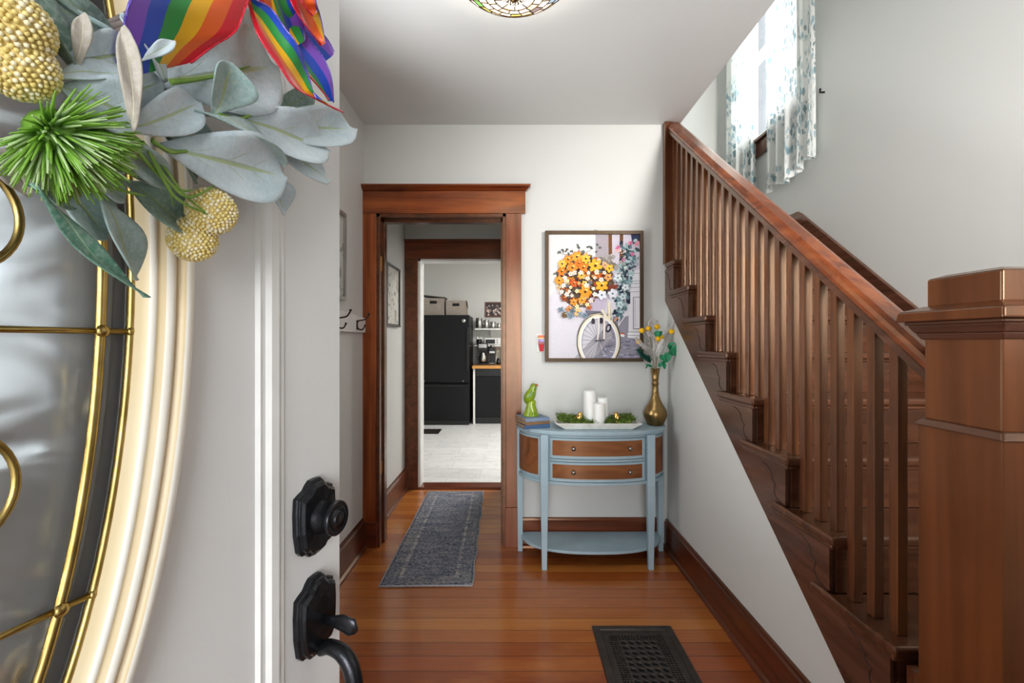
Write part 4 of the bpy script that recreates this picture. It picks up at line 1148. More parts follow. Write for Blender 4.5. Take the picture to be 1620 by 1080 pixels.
sprig([(1050, 572, 2.68), (1062, 560, 2.67), (1070, 552, 2.66)],
      [(1064, 560, 1073, 545, 13, .2), (1068, 552, 1078, 558, 11, .3), (1058, 562, 1066, 550, 11, -.3), (1056, 548, 1068, 543, 6, .6), (1070, 554, 1076, 565, 8, -.2), (1052, 566, 1062, 560, 13, .1), (1050, 572, 1060, 566, 10, .4),
       (1062, 552, 1056, 546, 7, .2), (1066, 556, 1069, 563, 6, 0)], 'bright green leafy sprig reaching toward the stairs')
sprig([(1048, 576, 2.67), (1050, 580, 2.66)], [(1048, 572, 1051, 584, 7, .2), (1042, 580, 1048, 572, 5, .5), (1044, 562, 1052, 572, 9, .1)], 'small green drooping leaves at the vase rim on the stair side')
sprig([(1038, 536, 2.70), (1040, 528, 2.70)], [(1036, 530, 1044, 524, 9, .1), (1042, 530, 1048, 524, 7, .3), (1038, 533, 1046, 530, 7, 0)], 'small green leaves among the yellow ball flowers')
sprig([(1030, 578, 2.67), (1024, 576, 2.66)], [(1032, 580, 1021, 576, 4, .2), (1024, 577, 1021, 583, 2.5, .2)], 'thin green leaf over the vase rim on the tray side')

# ------------------------------------------------------------------ painting of a bicycle with a flower basket
YP = 2.768
pt = thing('painting', (0.51, 2.80, 1.54), 'framed painting of a cream bicycle with an orange flower basket on the back wall', 'painting')
px0, px1, py0, py1 = 862.5, 1018.5, 364.5, 572
A = PX(px0, py1, YP); B = PX(px1, py0, YP)
fx0, fx1, fz0, fz1 = A.x, B.x, A.z, B.z; fw = 0.0215
mb = MB()
for (o, i_) in ((((fx0, fz0), (fx1, fz0)), ((fx0 + fw, fz0 + fw), (fx1 - fw, fz0 + fw))), (((fx1, fz0), (fx1, fz1)), ((fx1 - fw, fz0 + fw), (fx1 - fw, fz1 - fw))),
                (((fx1, fz1), (fx0, fz1)), ((fx1 - fw, fz1 - fw), (fx0 + fw, fz1 - fw))), (((fx0, fz1), (fx0, fz0)), ((fx0 + fw, fz1 - fw), (fx0 + fw, fz0 + fw)))):
    q = [o[0], o[1], i_[1], i_[0]]
    mb.prism([(a, YP, b) for a, b in q], (0, 0.035, 0))
mb.build('picture_frame', wood('frame_grey_brown', '#241f1b', '#37302a', '#463e36', 2, 0.5, 0.1), pt, bevel=0.0012)
MB().tube([Vector((0.51 + 0.020 * math.cos(a), 2.798, fz1 - 0.004 + 0.016 * math.sin(a))) for a in [PI * k / 12 for k in range(13)]], 0.0012, 6).build('hanging_wire', MSTEEL, pt)
PC = {}
PMATS = []


def pc(h):
    if h not in PC:
        PC[h] = len(PMATS); t = NT('paint_' + h.strip('#')); t.set(t.mix(t.math('MULTIPLY', t.noise(t.coord((1, 1, 1)), 70, 4, .7), 0.35), C(h), tuple(min(1, c * 1.5 + .03) for c in C(h)[:3]) + (1,)), 0.85, Specular_IOR_Level=0.2); PMATS.append(t.m)
    return PC[h]


art = MB(); YC = YP + 0.012; LAY = [0]
cx0, cx1, cy0, cy1 = 868.0, 1013.0, 370.0, 567.0


def clip(p):
    def side(poly, f, g):
        out = []
        for i in range(len(poly)):
            a, b = poly[i - 1], poly[i]; fa, fb = f(a), f(b)
            if fa >= 0: out.append(a) if False else None
            if (fa >= 0) != (fb >= 0):
                t = fa / (fa - fb); out.append((a[0] + (b[0] - a[0]) * t, a[1] + (b[1] - a[1]) * t))
            if fb >= 0: out.append(b)
        return out
    for f in (lambda q: q[0] - cx0, lambda q: cx1 - q[0], lambda q: q[1] - cy0, lambda q: cy1 - q[1]):
        p = side(p, f, None)
        if len(p) < 3: return None
    return p


def ap(pts, h):
    pts = clip(list(pts))
    if not pts: return
    LAY[0] += 1
    y = YC - 0.00001 * LAY[0] - 0.0001
    f = [PX(a, b, YC) for a, b in pts]
    try: art.poly([Vector((v.x, y, v.z)) for v in f], pc(h))
    except Exception: pass


def aline(pts, w, h):
    for (a, b), (c, d) in zip(pts[:-1], pts[1:]):
        L = math.hypot(c - a, d - b) or 1; nx, ny = -(d - b) / L * w / 2, (c - a) / L * w / 2
        ap([(a + nx, b + ny), (c + nx, d + ny), (c - nx, d - ny), (a - nx, b - ny)], h)


def aell(cx, cy, rx, ry, h, n=14, rot=0.0):
    ap([(cx + rx * math.cos(2 * PI * k / n) * math.cos(rot) - ry * math.sin(2 * PI * k / n) * math.sin(rot), cy + rx * math.cos(2 * PI * k / n) * math.sin(rot) + ry * math.sin(2 * PI * k / n) * math.cos(rot)) for k in range(n)], h)


def aring(cx, cy, rx, ry, w, h, n=56):
    for k in range(n):
        a, b = 2 * PI * k / n, 2 * PI * (k + 1) / n
        ap([(cx + rx * math.cos(a), cy + ry * math.sin(a)), (cx + rx * math.cos(b), cy + ry * math.sin(b)), (cx + (rx - w) * math.cos(b), cy + (ry - w) * math.sin(b)), (cx + (rx - w) * math.cos(a), cy + (ry - w) * math.sin(a))], h)


def aflower(cx, cy, r, h, cen, n=6, rot=0.0):
    for k in range(n):
        a = rot + 2 * PI * k / n
        aell(cx + math.cos(a) * r * .56, cy + math.sin(a) * r * .56, r * .46, r * (.30 if n > 5 else .36), h, 9, a)
    aell(cx, cy, r * .22, r * .22, cen, 7)


rnd = random.Random(42)
ap([(cx0, cy0), (cx1, cy0), (cx1, cy1), (cx0, cy1)], '#cfccd4')
ap([(cx0, cy0), (943, cy0), (943, 400), (cx0, 470)], '#d8d5d5')
ap([(942, cy0), (963, cy0), (964, 430), (942, 432)], '#a39ba2'); ap([(963, cy0), (cx1, cy0), (cx1, 450), (964, 450)], '#c3bcc8')
ap([(962.5, cy0), (968, cy0), (969, 425), (963, 425)], '#6e4a30'); ap([(980.5, cy0), (986, cy0), (985, 425), (980, 425)], '#6a4428')
ap([(998, cy0), (1013, cy0), (1013, 385), (1000, 384)], '#2f3552')
for k in range(26): aell(rnd.uniform(944, 985), rnd.uniform(405, 440), rnd.uniform(3, 6), rnd.uniform(3, 5), rnd.choice(('#8c8580', '#7b7468', '#a09a98')), 8, rnd.uniform(0, 3))
# ground, wall, white pedestal
ap([(968, 500), (1013, 500), (1013, 567), (908, 567), (944, 536)], '#8f8d9a')
for k in range(60):
    x = rnd.uniform(948, 1005); y = rnd.uniform(532, 565); w = rnd.uniform(4, 11); ap([(x, y), (x + w, y), (x + w, y + 2.4), (x, y + 2.4)], rnd.choice(('#7f7d90', '#a3a1b4', '#6c6a7c', '#9792b8', '#b9b7c6')))
ap([(908, 567), (944, 529), (974, 522), (968, 532), (946, 560), (936, 567)], '#a8a5ac')
ap([(996, 430), (1013, 426), (1013, 528), (994, 534), (995, 470)], '#dad8e0')
for y in (433, 445, 449, 455, 462): aline([(994, y), (1013, y - 1)], 0.8, '#8d8a96')
aline([(1002, 470), (1002, 520), (1013, 520)], 1.1, '#4e4c5c'); aline([(1002, 470), (1013, 470)], 0.9, '#5b5968'); aline([(1005, 474), (1005, 516)], .7, '#a6a4b0')
ap([(993, 526), (1013, 526), (1013, 536), (993, 534)], '#e8e6ea'); aline([(993, 530), (1013, 531)], 0.8, '#77758a'); aline([(993, 525), (1013, 525)], 0.8, '#77758a')
ap([(990, 462), (997, 462), (997, 480), (991, 482)], '#20223a'); aline([(992, 457), (991, 465), (988, 472)], 2.0, '#c06a28')
# mass of leaves under the blossoms, and the trailing greenery
blob = [(888, 422), (897, 410), (915, 404), (936, 408), (953, 420), (967, 432), (970, 448), (966, 462), (950, 468), (936, 474), (922, 484), (908, 486), (896, 478), (889, 466), (884, 450), (884, 434)]
ap(blob, '#57453c')
for k in range(110):
    a = rnd.uniform(0, 2 * PI); q = rnd.random() ** .5; aell(926 + 46 * q * math.cos(a), 446 + 42 * q * math.sin(a), rnd.uniform(2, 4.5), rnd.uniform(1.5, 3.5), rnd.choice(('#4d4a48', '#7a4a30', '#8c3f22', '#5f6468', '#64503f', '#6f6a58')), 7, rnd.uniform(0, 3))
for (x, y) in ((884, 400), (889, 397), (896, 396), (904, 398), (914, 389), (916, 391), (922, 398), (931, 390), (935, 392), (942, 398), (945, 388), (949, 391), (910, 402), (900, 402), (878, 434), (880, 432), (884, 437)):
    for j in range(3): aell(x + rnd.uniform(-2, 2), y + rnd.uniform(-2, 2), rnd.uniform(1.5, 2.8), 1.4, rnd.choice(('#5c5f58', '#6d706a', '#4f5350')), 7, rnd.uniform(0, 3))
aline([(884, 400), (900, 404), (918, 402), (935, 396)], .7, '#6e6a60'); aline([(914, 390), (918, 400)], .7, '#6e6a60')
for k in range(260):
    t = rnd.random()
    x = 1000 - 22 * t + rnd.gauss(0, 8 - 2.5 * t); y = 385 + 118 * t + rnd.uniform(-6, 6)
    aell(x, y, rnd.uniform(1.6, 4.2), rnd.uniform(1.2, 2.8), rnd.choice(('#3c4a52', '#5f7a82', '#7f9ba0', '#24303c', '#8fabad', '#4d6670', '#a4bcbb')), 7, rnd.uniform(0, 3))
for (x, y) in ((976, 394), (978, 391), (980, 396), (995, 385), (998, 384), (1006, 387), (1000, 402), (986, 411), (1009, 384), (975, 397)): aflower(x, y, 3.2, rnd.choice(('#dc8f9e', '#c4688f', '#e8b9b6')), '#b5506e', 5, rnd.random())
for k in range(16): aell(rnd.uniform(962, 990), rnd.uniform(393, 425), 1.0, 1.0, '#f0ead8', 6)
# basket
ap([(934, 471), (960, 466), (957, 490), (950, 494), (926, 491)], '#bdb2c3'); ap([(926, 491), (950, 492), (952, 497), (928, 499)], '#6c6a78')
for k in range(9): aline([(930 + 3 * k, 473 + rnd.uniform(-1, 1)), (929 + 2.6 * k, 491)], .5, '#9d90a6')
# bicycle
wx, wy = 946.8, 541
ap([(957, 500), (963, 496), (975, 520), (968, 530)], '#8d8a98')
aring(wx, wy, 34.6, 44.6, 1.6, '#57503f'); aring(wx, wy, 33.2, 43.2, 4.2, '#e6ddc6'); aring(wx, wy, 29.6, 39.6, 2.6, '#f0eef2'); aring(wx, wy, 27.2, 37.2, .9, '#8a8794')
for k in range(26):
    a = 2 * PI * k / 26 + .1; aline([(wx + 2 * math.cos(a), wy - 2 + 2 * math.sin(a)), (wx + 27 * math.cos(a), wy + 37 * math.sin(a))], .45, rnd.choice(('#6b6a76', '#55535f', '#d8d6dc')))
aring(wx, 538, 34.4, 44.0, .7, '#463f35')
aell(938, 508, 3, 5, '#3c3640', 9); aell(950.5, 507, 3.5, 5, '#2b2933', 9); aell(962.5, 519, 4, 7, '#22222c', 10, .3); aell(962, 519, 2, 4, '#b8b6c0', 8, .3)
aline([(951, 490), (956, 498), (955, 536)], 3.0, '#eadfd0'); aline([(947, 503), (947, 520), (945, 538)], 2.6, '#e6dccf'); aline([(953.5, 492), (953.5, 536)], .6, '#77656a')
aline([(941, 539), (956, 538)], 1.8, '#4a4651'); aline([(952, 490), (960, 502), (966, 503)], 3.2, '#ddd0b4'); aline([(963, 478), (963.5, 502)], 3.6, '#e2d3b8'); aline([(967, 487), (968, 508)], 1.4, '#e9e3d8')
aline([(971, 508), (977, 502)], 2.4, '#d98f66'); aline([(978, 515), (988, 500), (997, 493)], 1.2, '#e3e1e6'); aline([(978, 514), (979, 500)], 1.4, '#dbd8de')
aline([(932, 499), (950, 496)], 1.6, '#cdbf9a'); ap([(981, 526), (988, 527), (987, 533), (981, 532)], '#e9e4e0'); ap([(981, 526), (988, 527), (988, 529), (981, 528)], '#d0552c')
ap([(958, 452), (977, 450), (976, 457), (960, 458)], '#7d3c2a')
# blossoms
for k in range(170):
    a = rnd.uniform(0, 2 * PI); q = rnd.random() ** .5; aflower(921 + 42 * q * math.cos(a), 448 + 42 * q * math.sin(a) - 6, rnd.uniform(2.0, 4.2), rnd.choice(('#d98a34', '#c96a26', '#e0d0be', '#d0a868', '#a84420', '#6b4a34', '#5a4638', '#6c7578', '#4a3c34')), '#6a4a30', rnd.choice((4, 5)), rnd.random())
big = [(941, 421, 10.5, '#eeab33'), (926, 410, 7.5, '#f0b444'), (912, 407, 8, '#e9a03a'), (898, 411, 7, '#e28a34'), (889, 418, 6.5, '#edb24a'), (922, 424, 7.5, '#df7d2b'), (905, 424, 8, '#de8733'), (888, 430, 7, '#dc7a2a'),
       (951, 452, 9.5, '#eba92f'), (925, 462, 10, '#e4912a'), (920, 475, 6, '#e39a3a'), (963, 425, 6.5, '#eeb03a'), (884, 444, 7, '#e49136'), (907, 449, 6, '#c95a26'), (919, 436, 6, '#ecab45'), (961, 439, 6, '#df9a55'),
       (907, 478, 6, '#e08e3c'), (892, 472, 5, '#8e4526'), (913, 494, 6, '#e7b87a'), (900, 489, 5, '#c87b3e'), (893, 498, 5, '#6a5638'), (924, 449, 4.5, '#eab65b'), (956, 420, 5, '#d7a27e'), (915, 417, 6, '#e46f25'), (944, 436, 5, '#cc6a2c'), (931, 486, 4.5, '#b05a2c')]
for (x, y, r, h) in big: aflower(x, y, r * 1.1, h, '#5a3a22', rnd.choice((5, 6, 7)), rnd.random() * 2); aell(x + r * .2, y - r * .3, r * .25, r * .14, '#f8d07a', 6)
for (x, y, r) in ((902, 434), (908, 432), (897, 445), (893, 440), (930, 432), (943, 431), (940, 440), (929, 441), (938, 457), (912, 461), (900, 461), (896, 466), (950, 443), (888, 462), (904, 468), (934, 476), (928, 482), (940, 466), (912, 485), (891, 452), (955, 432), (918, 432), (927, 452), (902, 455))[:0] or [(a, b, rnd.uniform(2.8, 4.4)) for a, b in ((902, 434), (908, 432), (897, 445), (893, 440), (930, 432), (943, 431), (940, 440), (929, 441), (938, 457), (912, 461), (900, 461), (896, 466), (950, 443), (888, 462), (904, 468), (934, 476), (928, 482), (940, 466), (912, 485), (891, 452), (955, 432), (918, 432), (927, 452), (902, 455))]:
    aflower(x, y, r, rnd.choice(('#efe4d6', '#f3ead8', '#e7d2c4', '#f0d9a8')), '#b88a58', 5, rnd.random())
for (x, y, r) in ((951, 467, 8), (968, 465, 8), (976, 440, 7), (984, 470, 6), (980, 482, 6), (988, 455, 6)): aflower(x, y, r, rnd.choice(('#ccd5d8', '#b9c9cd', '#d5d8e2')), '#5d7078', 5, rnd.random())
for (x, y) in ((905, 492), (899, 497), (917, 497), (887, 490), (903, 500), (925, 499)): aflower(x, y, 5, rnd.choice(('#6f8494', '#5c6e78', '#8796a2')), '#454a50', 4, rnd.random())
art.build('canvas', PMATS, pt)
MB().box(fx0 + 0.005, fx1 - 0.005, YP + 0.014, YP + 0.030, fz0 + 0.005, fz1 - 0.005).build('backing_board', plain('backing', '#8a7a66', 0.8), pt)

# wall plate with a small red cup-shaped cover beside the painting
wp = thing('wall_plate', (0.175, YB, 1.255), 'white wall plate with a small red, purple and orange night light beside the painting', 'wall plate')
MB().frus((0.150, 0.220, YB - 0.001, YB - 0.0), 0, (0.150, 0.220, YB - 0.001, YB - 0.0), 0.001).b.free()
MB().box(0.150, 0.222, YB - 0.006, YB - 0.0005, 1.196, 1.306).build('plate', MWHITE, wp, bevel=0.003)
q = [PX(x, y, 2.79) for x, y in ((852.0, 544.5), (861.0, 544.5), (860.0, 555.5), (854.0, 555.5))]
MB().prism([(v.x, 2.790, v.z) for v in q], (0, 0.014, 0)).build('red_cup', plain('cup_red', '#c80a18', 0.6), wp, bevel=0.002)
MB().box(0.161, 0.1985, 2.789, 2.803, 1.246, 1.262).build('grey_band', plain('band_rose', '#b0535a', 0.4), wp, bevel=0.001)
MB().box(0.162, 0.1985, 2.787, 2.803, 1.260, 1.277).build('purple_band', plain('band_purple', '#6a4fb0', 0.4, 0, '#b9a6e0', 60), wp, bevel=0.001)
MB().box(0.160, 0.1995, 2.787, 2.803, 1.277, 1.287).build('yellow_band', plain('band_yellow', '#e5c684', 0.4), wp, bevel=0.001)
MB().box(0.160, 0.1995, 2.785, 2.803, 1.287, 1.300).build('orange_band', plain('band_orange', '#e3662c', 0.4), wp, bevel=0.002)

# ------------------------------------------------------------------ stained glass ceiling lamp
lx, ly, lz = 0.008, 1.520, 2.41
lamp = thing('ceiling_lamp', (lx, ly, ZC), 'stained glass bowl lamp with leaded flower panes on the ceiling', 'ceiling lamp')
GL = [emis('glass_milk', '#fff6e2', 1.2), emis('glass_cream', '#ffe6b8', 0.75), emis('glass_green', '#7fc25a', 0.42), emis('glass_blue', '#5f9be0', 0.42), emis('glass_lightblue', '#b8d6f0', 0.42), emis('glass_yellow', '#f2e06a', 0.42), emis('glass_mauve', '#9f8a8c', 0.42), emis('glass_teal', '#8fbfae', 0.42)]
rnd = random.Random(9); mb = MB(); lead = MB()
lev = [(0.040, 2.414), (0.072, 2.420), (0.104, 2.431), (0.136, 2.445), (0.165, 2.463), (0.190, 2.483), (0.212, 2.505), (0.230, 2.528), (0.243, 2.548)]


def seg_of(i): return (10, 16, 20, 24, 26, 32, 36, 40)[i]


for i in range(len(lev) - 1):
    n = seg_of(i); ph = rnd.random()
    for k in range(n):
        a0, a1 = 2 * PI * (k + ph + rnd.uniform(-.0, .0)) / n, 2 * PI * (k + 1 + ph) / n
        (r0, z0), (r1, z1) = lev[i], lev[i + 1]; pts = []
        for a, r, z in ((a0, r0, z0), (a1, r0, z0), (a1, r1, z1), (a0, r1, z1)): pts.append(Vector((lx + r * math.cos(a), ly + r * math.sin(a), z)))
        if i < 2: c = rnd.choice((0, 0, 0, 1))
        elif i < 4: c = rnd.choice((0, 0, 1, 1, 4, 2, 5, 6))
        else: c = rnd.choice((3, 3, 4, 0, 2, 7, 2, 4, 6, 5, 3))
        mb.poly(pts, c)
        lead.tube([pts[0] + Vector((0, 0, -.001)), pts[3] + Vector((0, 0, -.001))], 0.0022, 5)
    lead.tube([Vector((lx + lev[i][0] * math.cos(2 * PI * q / 60), ly + lev[i][0] * math.sin(2 * PI * q / 60), lev[i][1] - .001)) for q in range(60)], 0.0022, 5, closed=True)
r, z = lev[-1]; lead.tube([Vector((lx + r * math.cos(2 * PI * q / 60), ly + r * math.sin(2 * PI * q / 60), z)) for q in range(60)], 0.003, 6, closed=True)
mb.build('glass_shade', GL, lamp, solid=0.002); lead.build('lead_lines', plain('lead_came', '#6b4a2a', 0.4, 0.8), lamp)
mb = MB().lathe([(0.001, 2.396), (0.007, 2.397), (0.009, 2.403), (0.014, 2.404), (0.030, 2.407), (0.041, 2.413), (0.043, 2.418)], (lx, ly, 0), 30)
for k in range(24):
    for rr2, sz in ((0.018, .0028), (0.026, .0032), (0.035, .0036)): mb.ball((lx + rr2 * math.cos(2 * PI * k / 24 + rr2 * 90), ly + rr2 * math.sin(2 * PI * k / 24 + rr2 * 90), 2.4035 + (rr2 - .018) * .28), sz, 6, 1, (1, 1, .5)) if k % 2 == 0 or rr2 > .03 else None
mb.build('filigree_cap', [plain('antique_brass', '#6b5132', 0.4, 0.9), GL[0]], lamp)
MB().lathe([(0.07, 2.52), (0.07, 2.585), (0.09, 2.599)], (lx, ly, 0), 30).tube([(lx, ly, 2.40), (lx, ly, 2.58)], 0.006).tube([(lx - .243, ly, 2.548), (lx + .243, ly, 2.548)], 0.003).build('ceiling_canopy', plain('lamp_bronze', '#4a3a2a', 0.4, 0.8), lamp)
d = bpy.data.lights.new('lamp_bulb', 'POINT'); d.energy = 7; d.shadow_soft_size = 0.05; d.color = (1, 0.93, 0.82)
o = bpy.data.objects.new('lamp_bulb', d); COL.objects.link(o); o.location = (lx, ly, 2.50)
d = bpy.data.lights.new('lamp_glow', 'AREA'); d.shape = 'DISK'; d.size = 0.40; d.energy = 2; d.color = (1, 0.95, 0.88)
o = bpy.data.objects.new('lamp_glow', d); COL.objects.link(o); o.location = (lx, ly, 2.392)

# ------------------------------------------------------------------ runner rug and floor register
rug = MB()
c00, c10, c11, c01 = (-0.681, 2.336), (-0.206, 2.345), (-0.238, 3.815), (-0.700, 3.812)
rnd = random.Random(4)


def rf(u, v):
    x = (c00[0] * (1 - u) + c10[0] * u) * (1 - v) + (c01[0] * (1 - u) + c11[0] * u) * v; y = (c00[1] * (1 - u) + c10[1] * u) * (1 - v) + (c01[1] * (1 - u) + c11[1] * u) * v
    e = min(u, 1 - u, v * 3, (1 - v) * 3)
    return Vector((x + (0.004 * math.sin(v * 31) if u > .9 else 0), y, 0.006 + 0.002 * math.sin(v * 22 + u * 3) * (1 if e < .1 else .3) + 0.0015 * math.sin(v * 47) * (u > .9)))


rug.grid(rf, 24, 60)
o = rug.build('runner_rug', rug_mat(), None, solid=0.005); tag(o, 'worn blue-grey patterned runner rug on the wooden floor in the doorway', 'rug')
ed = MB(); per = [rf(i / 20, 0) for i in range(20)] + [rf(1, i / 50) for i in range(50)] + [rf(1 - i / 20, 1) for i in range(20)] + [rf(0, 1 - i / 50) for i in range(50)]
per = [p + Vector((0, 0, -0.0015)) for p in per]
e = ed.tube(per, 0.0055, 6, closed=True, flat=0.9).build('rug_binding', plain('binding_tape', '#a9a8ae', 0.9, 0, '#95949b', 60), o)

rx0, rx1, ry0, ry1 = 0.352, 0.703, 1.530, 2.012
rg_ = thing('floor_register', ((rx0 + rx1) / 2, (ry0 + ry1) / 2, 0), 'old black cast iron floor register with round grille holes set in the wooden floor', 'floor register')
MIRON = plain('cast_iron', '#383330', 0.42, 0.5, '#4a423c', 30, 0.3, 60)
R4 = lambda i, z: [Vector((rx0 + i, ry0 + i, z)), Vector((rx1 - i, ry0 + i, z)), Vector((rx1 - i, ry1 - i, z)), Vector((rx0 + i, ry1 - i, z))]
MB().rings([R4(0, 0.0005), R4(0.003, 0.008), R4(0.030, 0.011), R4(0.033, 0.006), R4(0.058, 0.006), R4(0.060, 0.001)], 0, False, False).build('register_frame', MIRON, rg_)
gx0, gx1, gy0, gy1 = rx0 + 0.058, rx1 - 0.058, ry0 + 0.058, ry1 - 0.058
MB().box(gx0, gx1, gy0, gy1, 0.0003, 0.0009).build('dark_duct', plain('duct_dark', '#050505', 0.9), rg_)
mb = MB(); nx, ny = 5, 9; ex = 0.040; dx = (gx1 - gx0 - 2 * ex) / nx; dy = (gy1 - gy0 - 2 * ex) / ny
for i in range(nx):
    for j in range(ny):
        cx, cy = gx0 + ex + (i + .5) * dx, gy0 + ex + (j + .5) * dy
        rgs = []
        for (s, z) in ((0.50, 0.002), (0.50, 0.0062), (0.38, 0.0068), (0.36, 0.002)):
            rgs.append([Vector((cx + s * dx * 1.04 * math.cos(2 * PI * k / 18), cy + s * dy * 1.04 * math.sin(2 * PI * k / 18), z)) for k in range(18)])
        mb.rings(rgs, 0, True, False)
for i in range(nx + 1):
    for j in range(ny + 1): mb.ball((gx0 + ex + i * dx, gy0 + ex + j * dy, 0.004), 0.0085, 6, 0, (1, 1, .35))
for k in range(1, 30):       # the square-holed border
    y = gy0 + (gy1 - gy0) * k / 30
    mb.box(gx0, gx0 + ex, y - .003, y + .003, 0.001, 0.006).box(gx1 - ex, gx1, y - .003, y + .003, 0.001, 0.006)
for k in range(1, 18):
    x = gx0 + (gx1 - gx0) * k / 18
    mb.box(x - .003, x + .003, gy0, gy0 + ex, 0.001, 0.006).box(x - .003, x + .003, gy1 - ex, gy1, 0.001, 0.006)
for q in (0.013, 0.026, 0.038):
    mb.box(gx0 + q - .0015, gx0 + q + .0015, gy0, gy1, 0.001, 0.0058).box(gx1 - q - .0015, gx1 - q + .0015, gy0, gy1, 0.001, 0.0058)
    mb.box(gx0, gx1, gy0 + q - .0015, gy0 + q + .0015, 0.001, 0.0058).box(gx0, gx1, gy1 - q - .0015, gy1 - q + .0015, 0.001, 0.0058)
mb.build('grille', MIRON, rg_)

# ------------------------------------------------------------------ left wall: coat hooks and a picture
ch = thing('coat_rack', (XL, 2.35, 1.36), 'white board with bronze coat hooks on the left wall beside the doorway', 'coat rack')
pr = [(2.23, 1.315), (2.775, 1.315), (2.785, 1.325), (2.785, 1.398), (2.76, 1.405), (2.66, 1.410), (2.50, 1.422), (2.34, 1.424), (2.23, 1.424)]
MB().prism([(XL + 0.0005, y, z) for y, z in pr], (0.018, 0, 0)).build('board', MWHITE, ch, bevel=0.002)
for y in (2.63, 2.33):
    x = XL + 0.0185; mb = MB()
    mb.box(x, x + 0.004, y - 0.009, y + 0.009, 1.330, 1.385)
    mb.tube(crv([(x + 0.003, y, 1.372), (x + 0.012, y, 1.382), (x + 0.035, y, 1.386), (x + 0.052, y, 1.392), (x + 0.064, y, 1.408), (x + 0.070, y, 1.420)], 4), 0.0042, 8).ball((x + 0.070, y, 1.422), 0.007, 10)
    mb.tube(crv([(x + 0.003, y, 1.352), (x + 0.006, y, 1.338), (x + 0.022, y, 1.330), (x + 0.036, y, 1.334), (x + 0.045, y, 1.350)], 4), 0.0040, 8).ball((x + 0.046, y, 1.353), 0.0065, 10)
    mb.build('coat_hook', plain('bronze_hook', '#3a2a26', 0.35, 0.7), ch)


def pic_left(name, y0, y1, z0, z1, label, fm, am, fw=0.02, d=0.022):
    t = thing(name, (XL, (y0 + y1) / 2, (z0 + z1) / 2), label, 'picture'); x = XL + 0.001; m = MB()
    m.box(x, x + d, y0, y1, z0, z0 + fw).box(x, x + d, y0, y1, z1 - fw, z1).box(x, x + d, y0, y0 + fw, z0 + fw, z1 - fw).box(x, x + d, y1 - fw, y1, z0 + fw, z1 - fw)
    m.build('picture_frame', fm, t, bevel=0.0015); MB().box(x, x + d * .5, y0 + fw, y1 - fw, z0 + fw, z1 - fw).build('print', am, t)


def art_mat(name, a, b, c, sc, thr=0.55):
    t = NT(name); n1 = t.noise(t.coord((1, 1, 1)), sc, 5, .65, 1.0); n2 = t.noise(t.coord((1, 1, 1)), sc * 2.3, 4, .6)
    col = t.mix(t.ramp(n1, [(thr - .04, (0, 0, 0, 1)), (thr + .04, (1, 1, 1, 1))]), C(a), C(b)); col = t.mix(t.ramp(n2, [(0.58, (0, 0, 0, 1)), (0.64, (1, 1, 1, 1))]), col, C(c))
    t.set(col, 0.4); return t.m


pic_left('framed_picture', 2.235, 2.455, 1.482, 1.950, 'silver-framed picture on the left wall above the coat hooks', plain('silver_frame', '#a9a7a2', 0.35, 0.6), art_mat('left_print', '#c9c8c2', '#9ea19d', '#7e8380', 6))
pic_left('framed_picture', 3.26, 3.645, 1.375, 1.835, 'black-framed pale botanical print on the hall wall past the doorway', MBLACKP, art_mat('hall_print', '#d9d6ce', '#b6a99a', '#5f6f66', 9), 0.018)

# ------------------------------------------------------------------ kitchen beyond the hall
fx0, fx1, fy0, fy1 = -1.385, -0.640, 6.83, 7.48
fr = thing('refrigerator', ((fx0 + fx1) / 2, (fy0 + fy1) / 2, 0), 'black bottom-freezer refrigerator with textured doors in the kitchen', 'refrigerator')
MB().box(fx0, fx1, fy0 + 0.065, fy1, 0.02, 1.655).build('body', MBLACK, fr, bevel=0.004)
dr = MB().box(fx0, fx1, fy0, fy0 + 0.06, 0.640, 1.66).build('door', MBLACK, fr, bevel=0.012, segs=3)
MB().box(fx1 - 0.035, fx1 - 0.006, fy0 - 0.045, fy0 - 0.020, 0.82, 1.47).box(fx1 - 0.033, fx1 - 0.008, fy0 - 0.022, fy0, 0.82, 0.86).box(fx1 - 0.033, fx1 - 0.008, fy0 - 0.022, fy0, 1.43, 1.47).build('handle', MBLACKP, dr, bevel=0.006)
MB().lathe([(0.001, -0.004), (0.026, -0.004), (0.028, 0)], (fx1 - 0.085, fy0, 1.572), 24, axis='y', sx=1.0).build('badge', MSTEEL, dr).scale = (1, 1, 1)
MB().box(fx0 + 0.06, fx0 + 0.075, fy0 - 0.004, fy0, 0.66, 0.675).box(fx1 - 0.10, fx1 - 0.085, fy0 - 0.004, fy0, 0.66, 0.675).build('door_screw', MSTEEL, dr)
fz = MB().box(fx0, fx1, fy0, fy0 + 0.06, 0.07, 0.628).build('freezer_drawer', MBLACK, fr, bevel=0.012, segs=3)
MB().box(fx0 + 0.04, fx1 - 0.03, fy0 - 0.030, fy0 - 0.008, 0.585, 0.612).box(fx0 + 0.04, fx0 + 0.06, fy0 - 0.01, fy0, 0.585, 0.612).box(fx1 - 0.05, fx1 - 0.03, fy0 - 0.01, fy0, 0.585, 0.612).build('handle', MBLACKP, fz, bevel=0.005)
MB().box(fx0 + 0.01, fx1 - 0.01, fy0 + 0.03, fy0 + 0.08, 0.004, 0.07).build('kick_grille', MBLACKP, fr)
MWIC = None
t = NT('grey_wicker'); br = t.n('ShaderNodeTexBrick'); br.inputs['Scale'].default_value = 1; br.inputs['Brick Width'].default_value = 0.028; br.inputs['Row Height'].default_value = 0.012; br.inputs['Mortar Size'].default_value = 0.0022
br.inputs['Color1'].default_value = C('#b7aca2'); br.inputs['Color2'].default_value = C('#9d9188'); br.inputs['Mortar'].default_value = C('#6e635b')
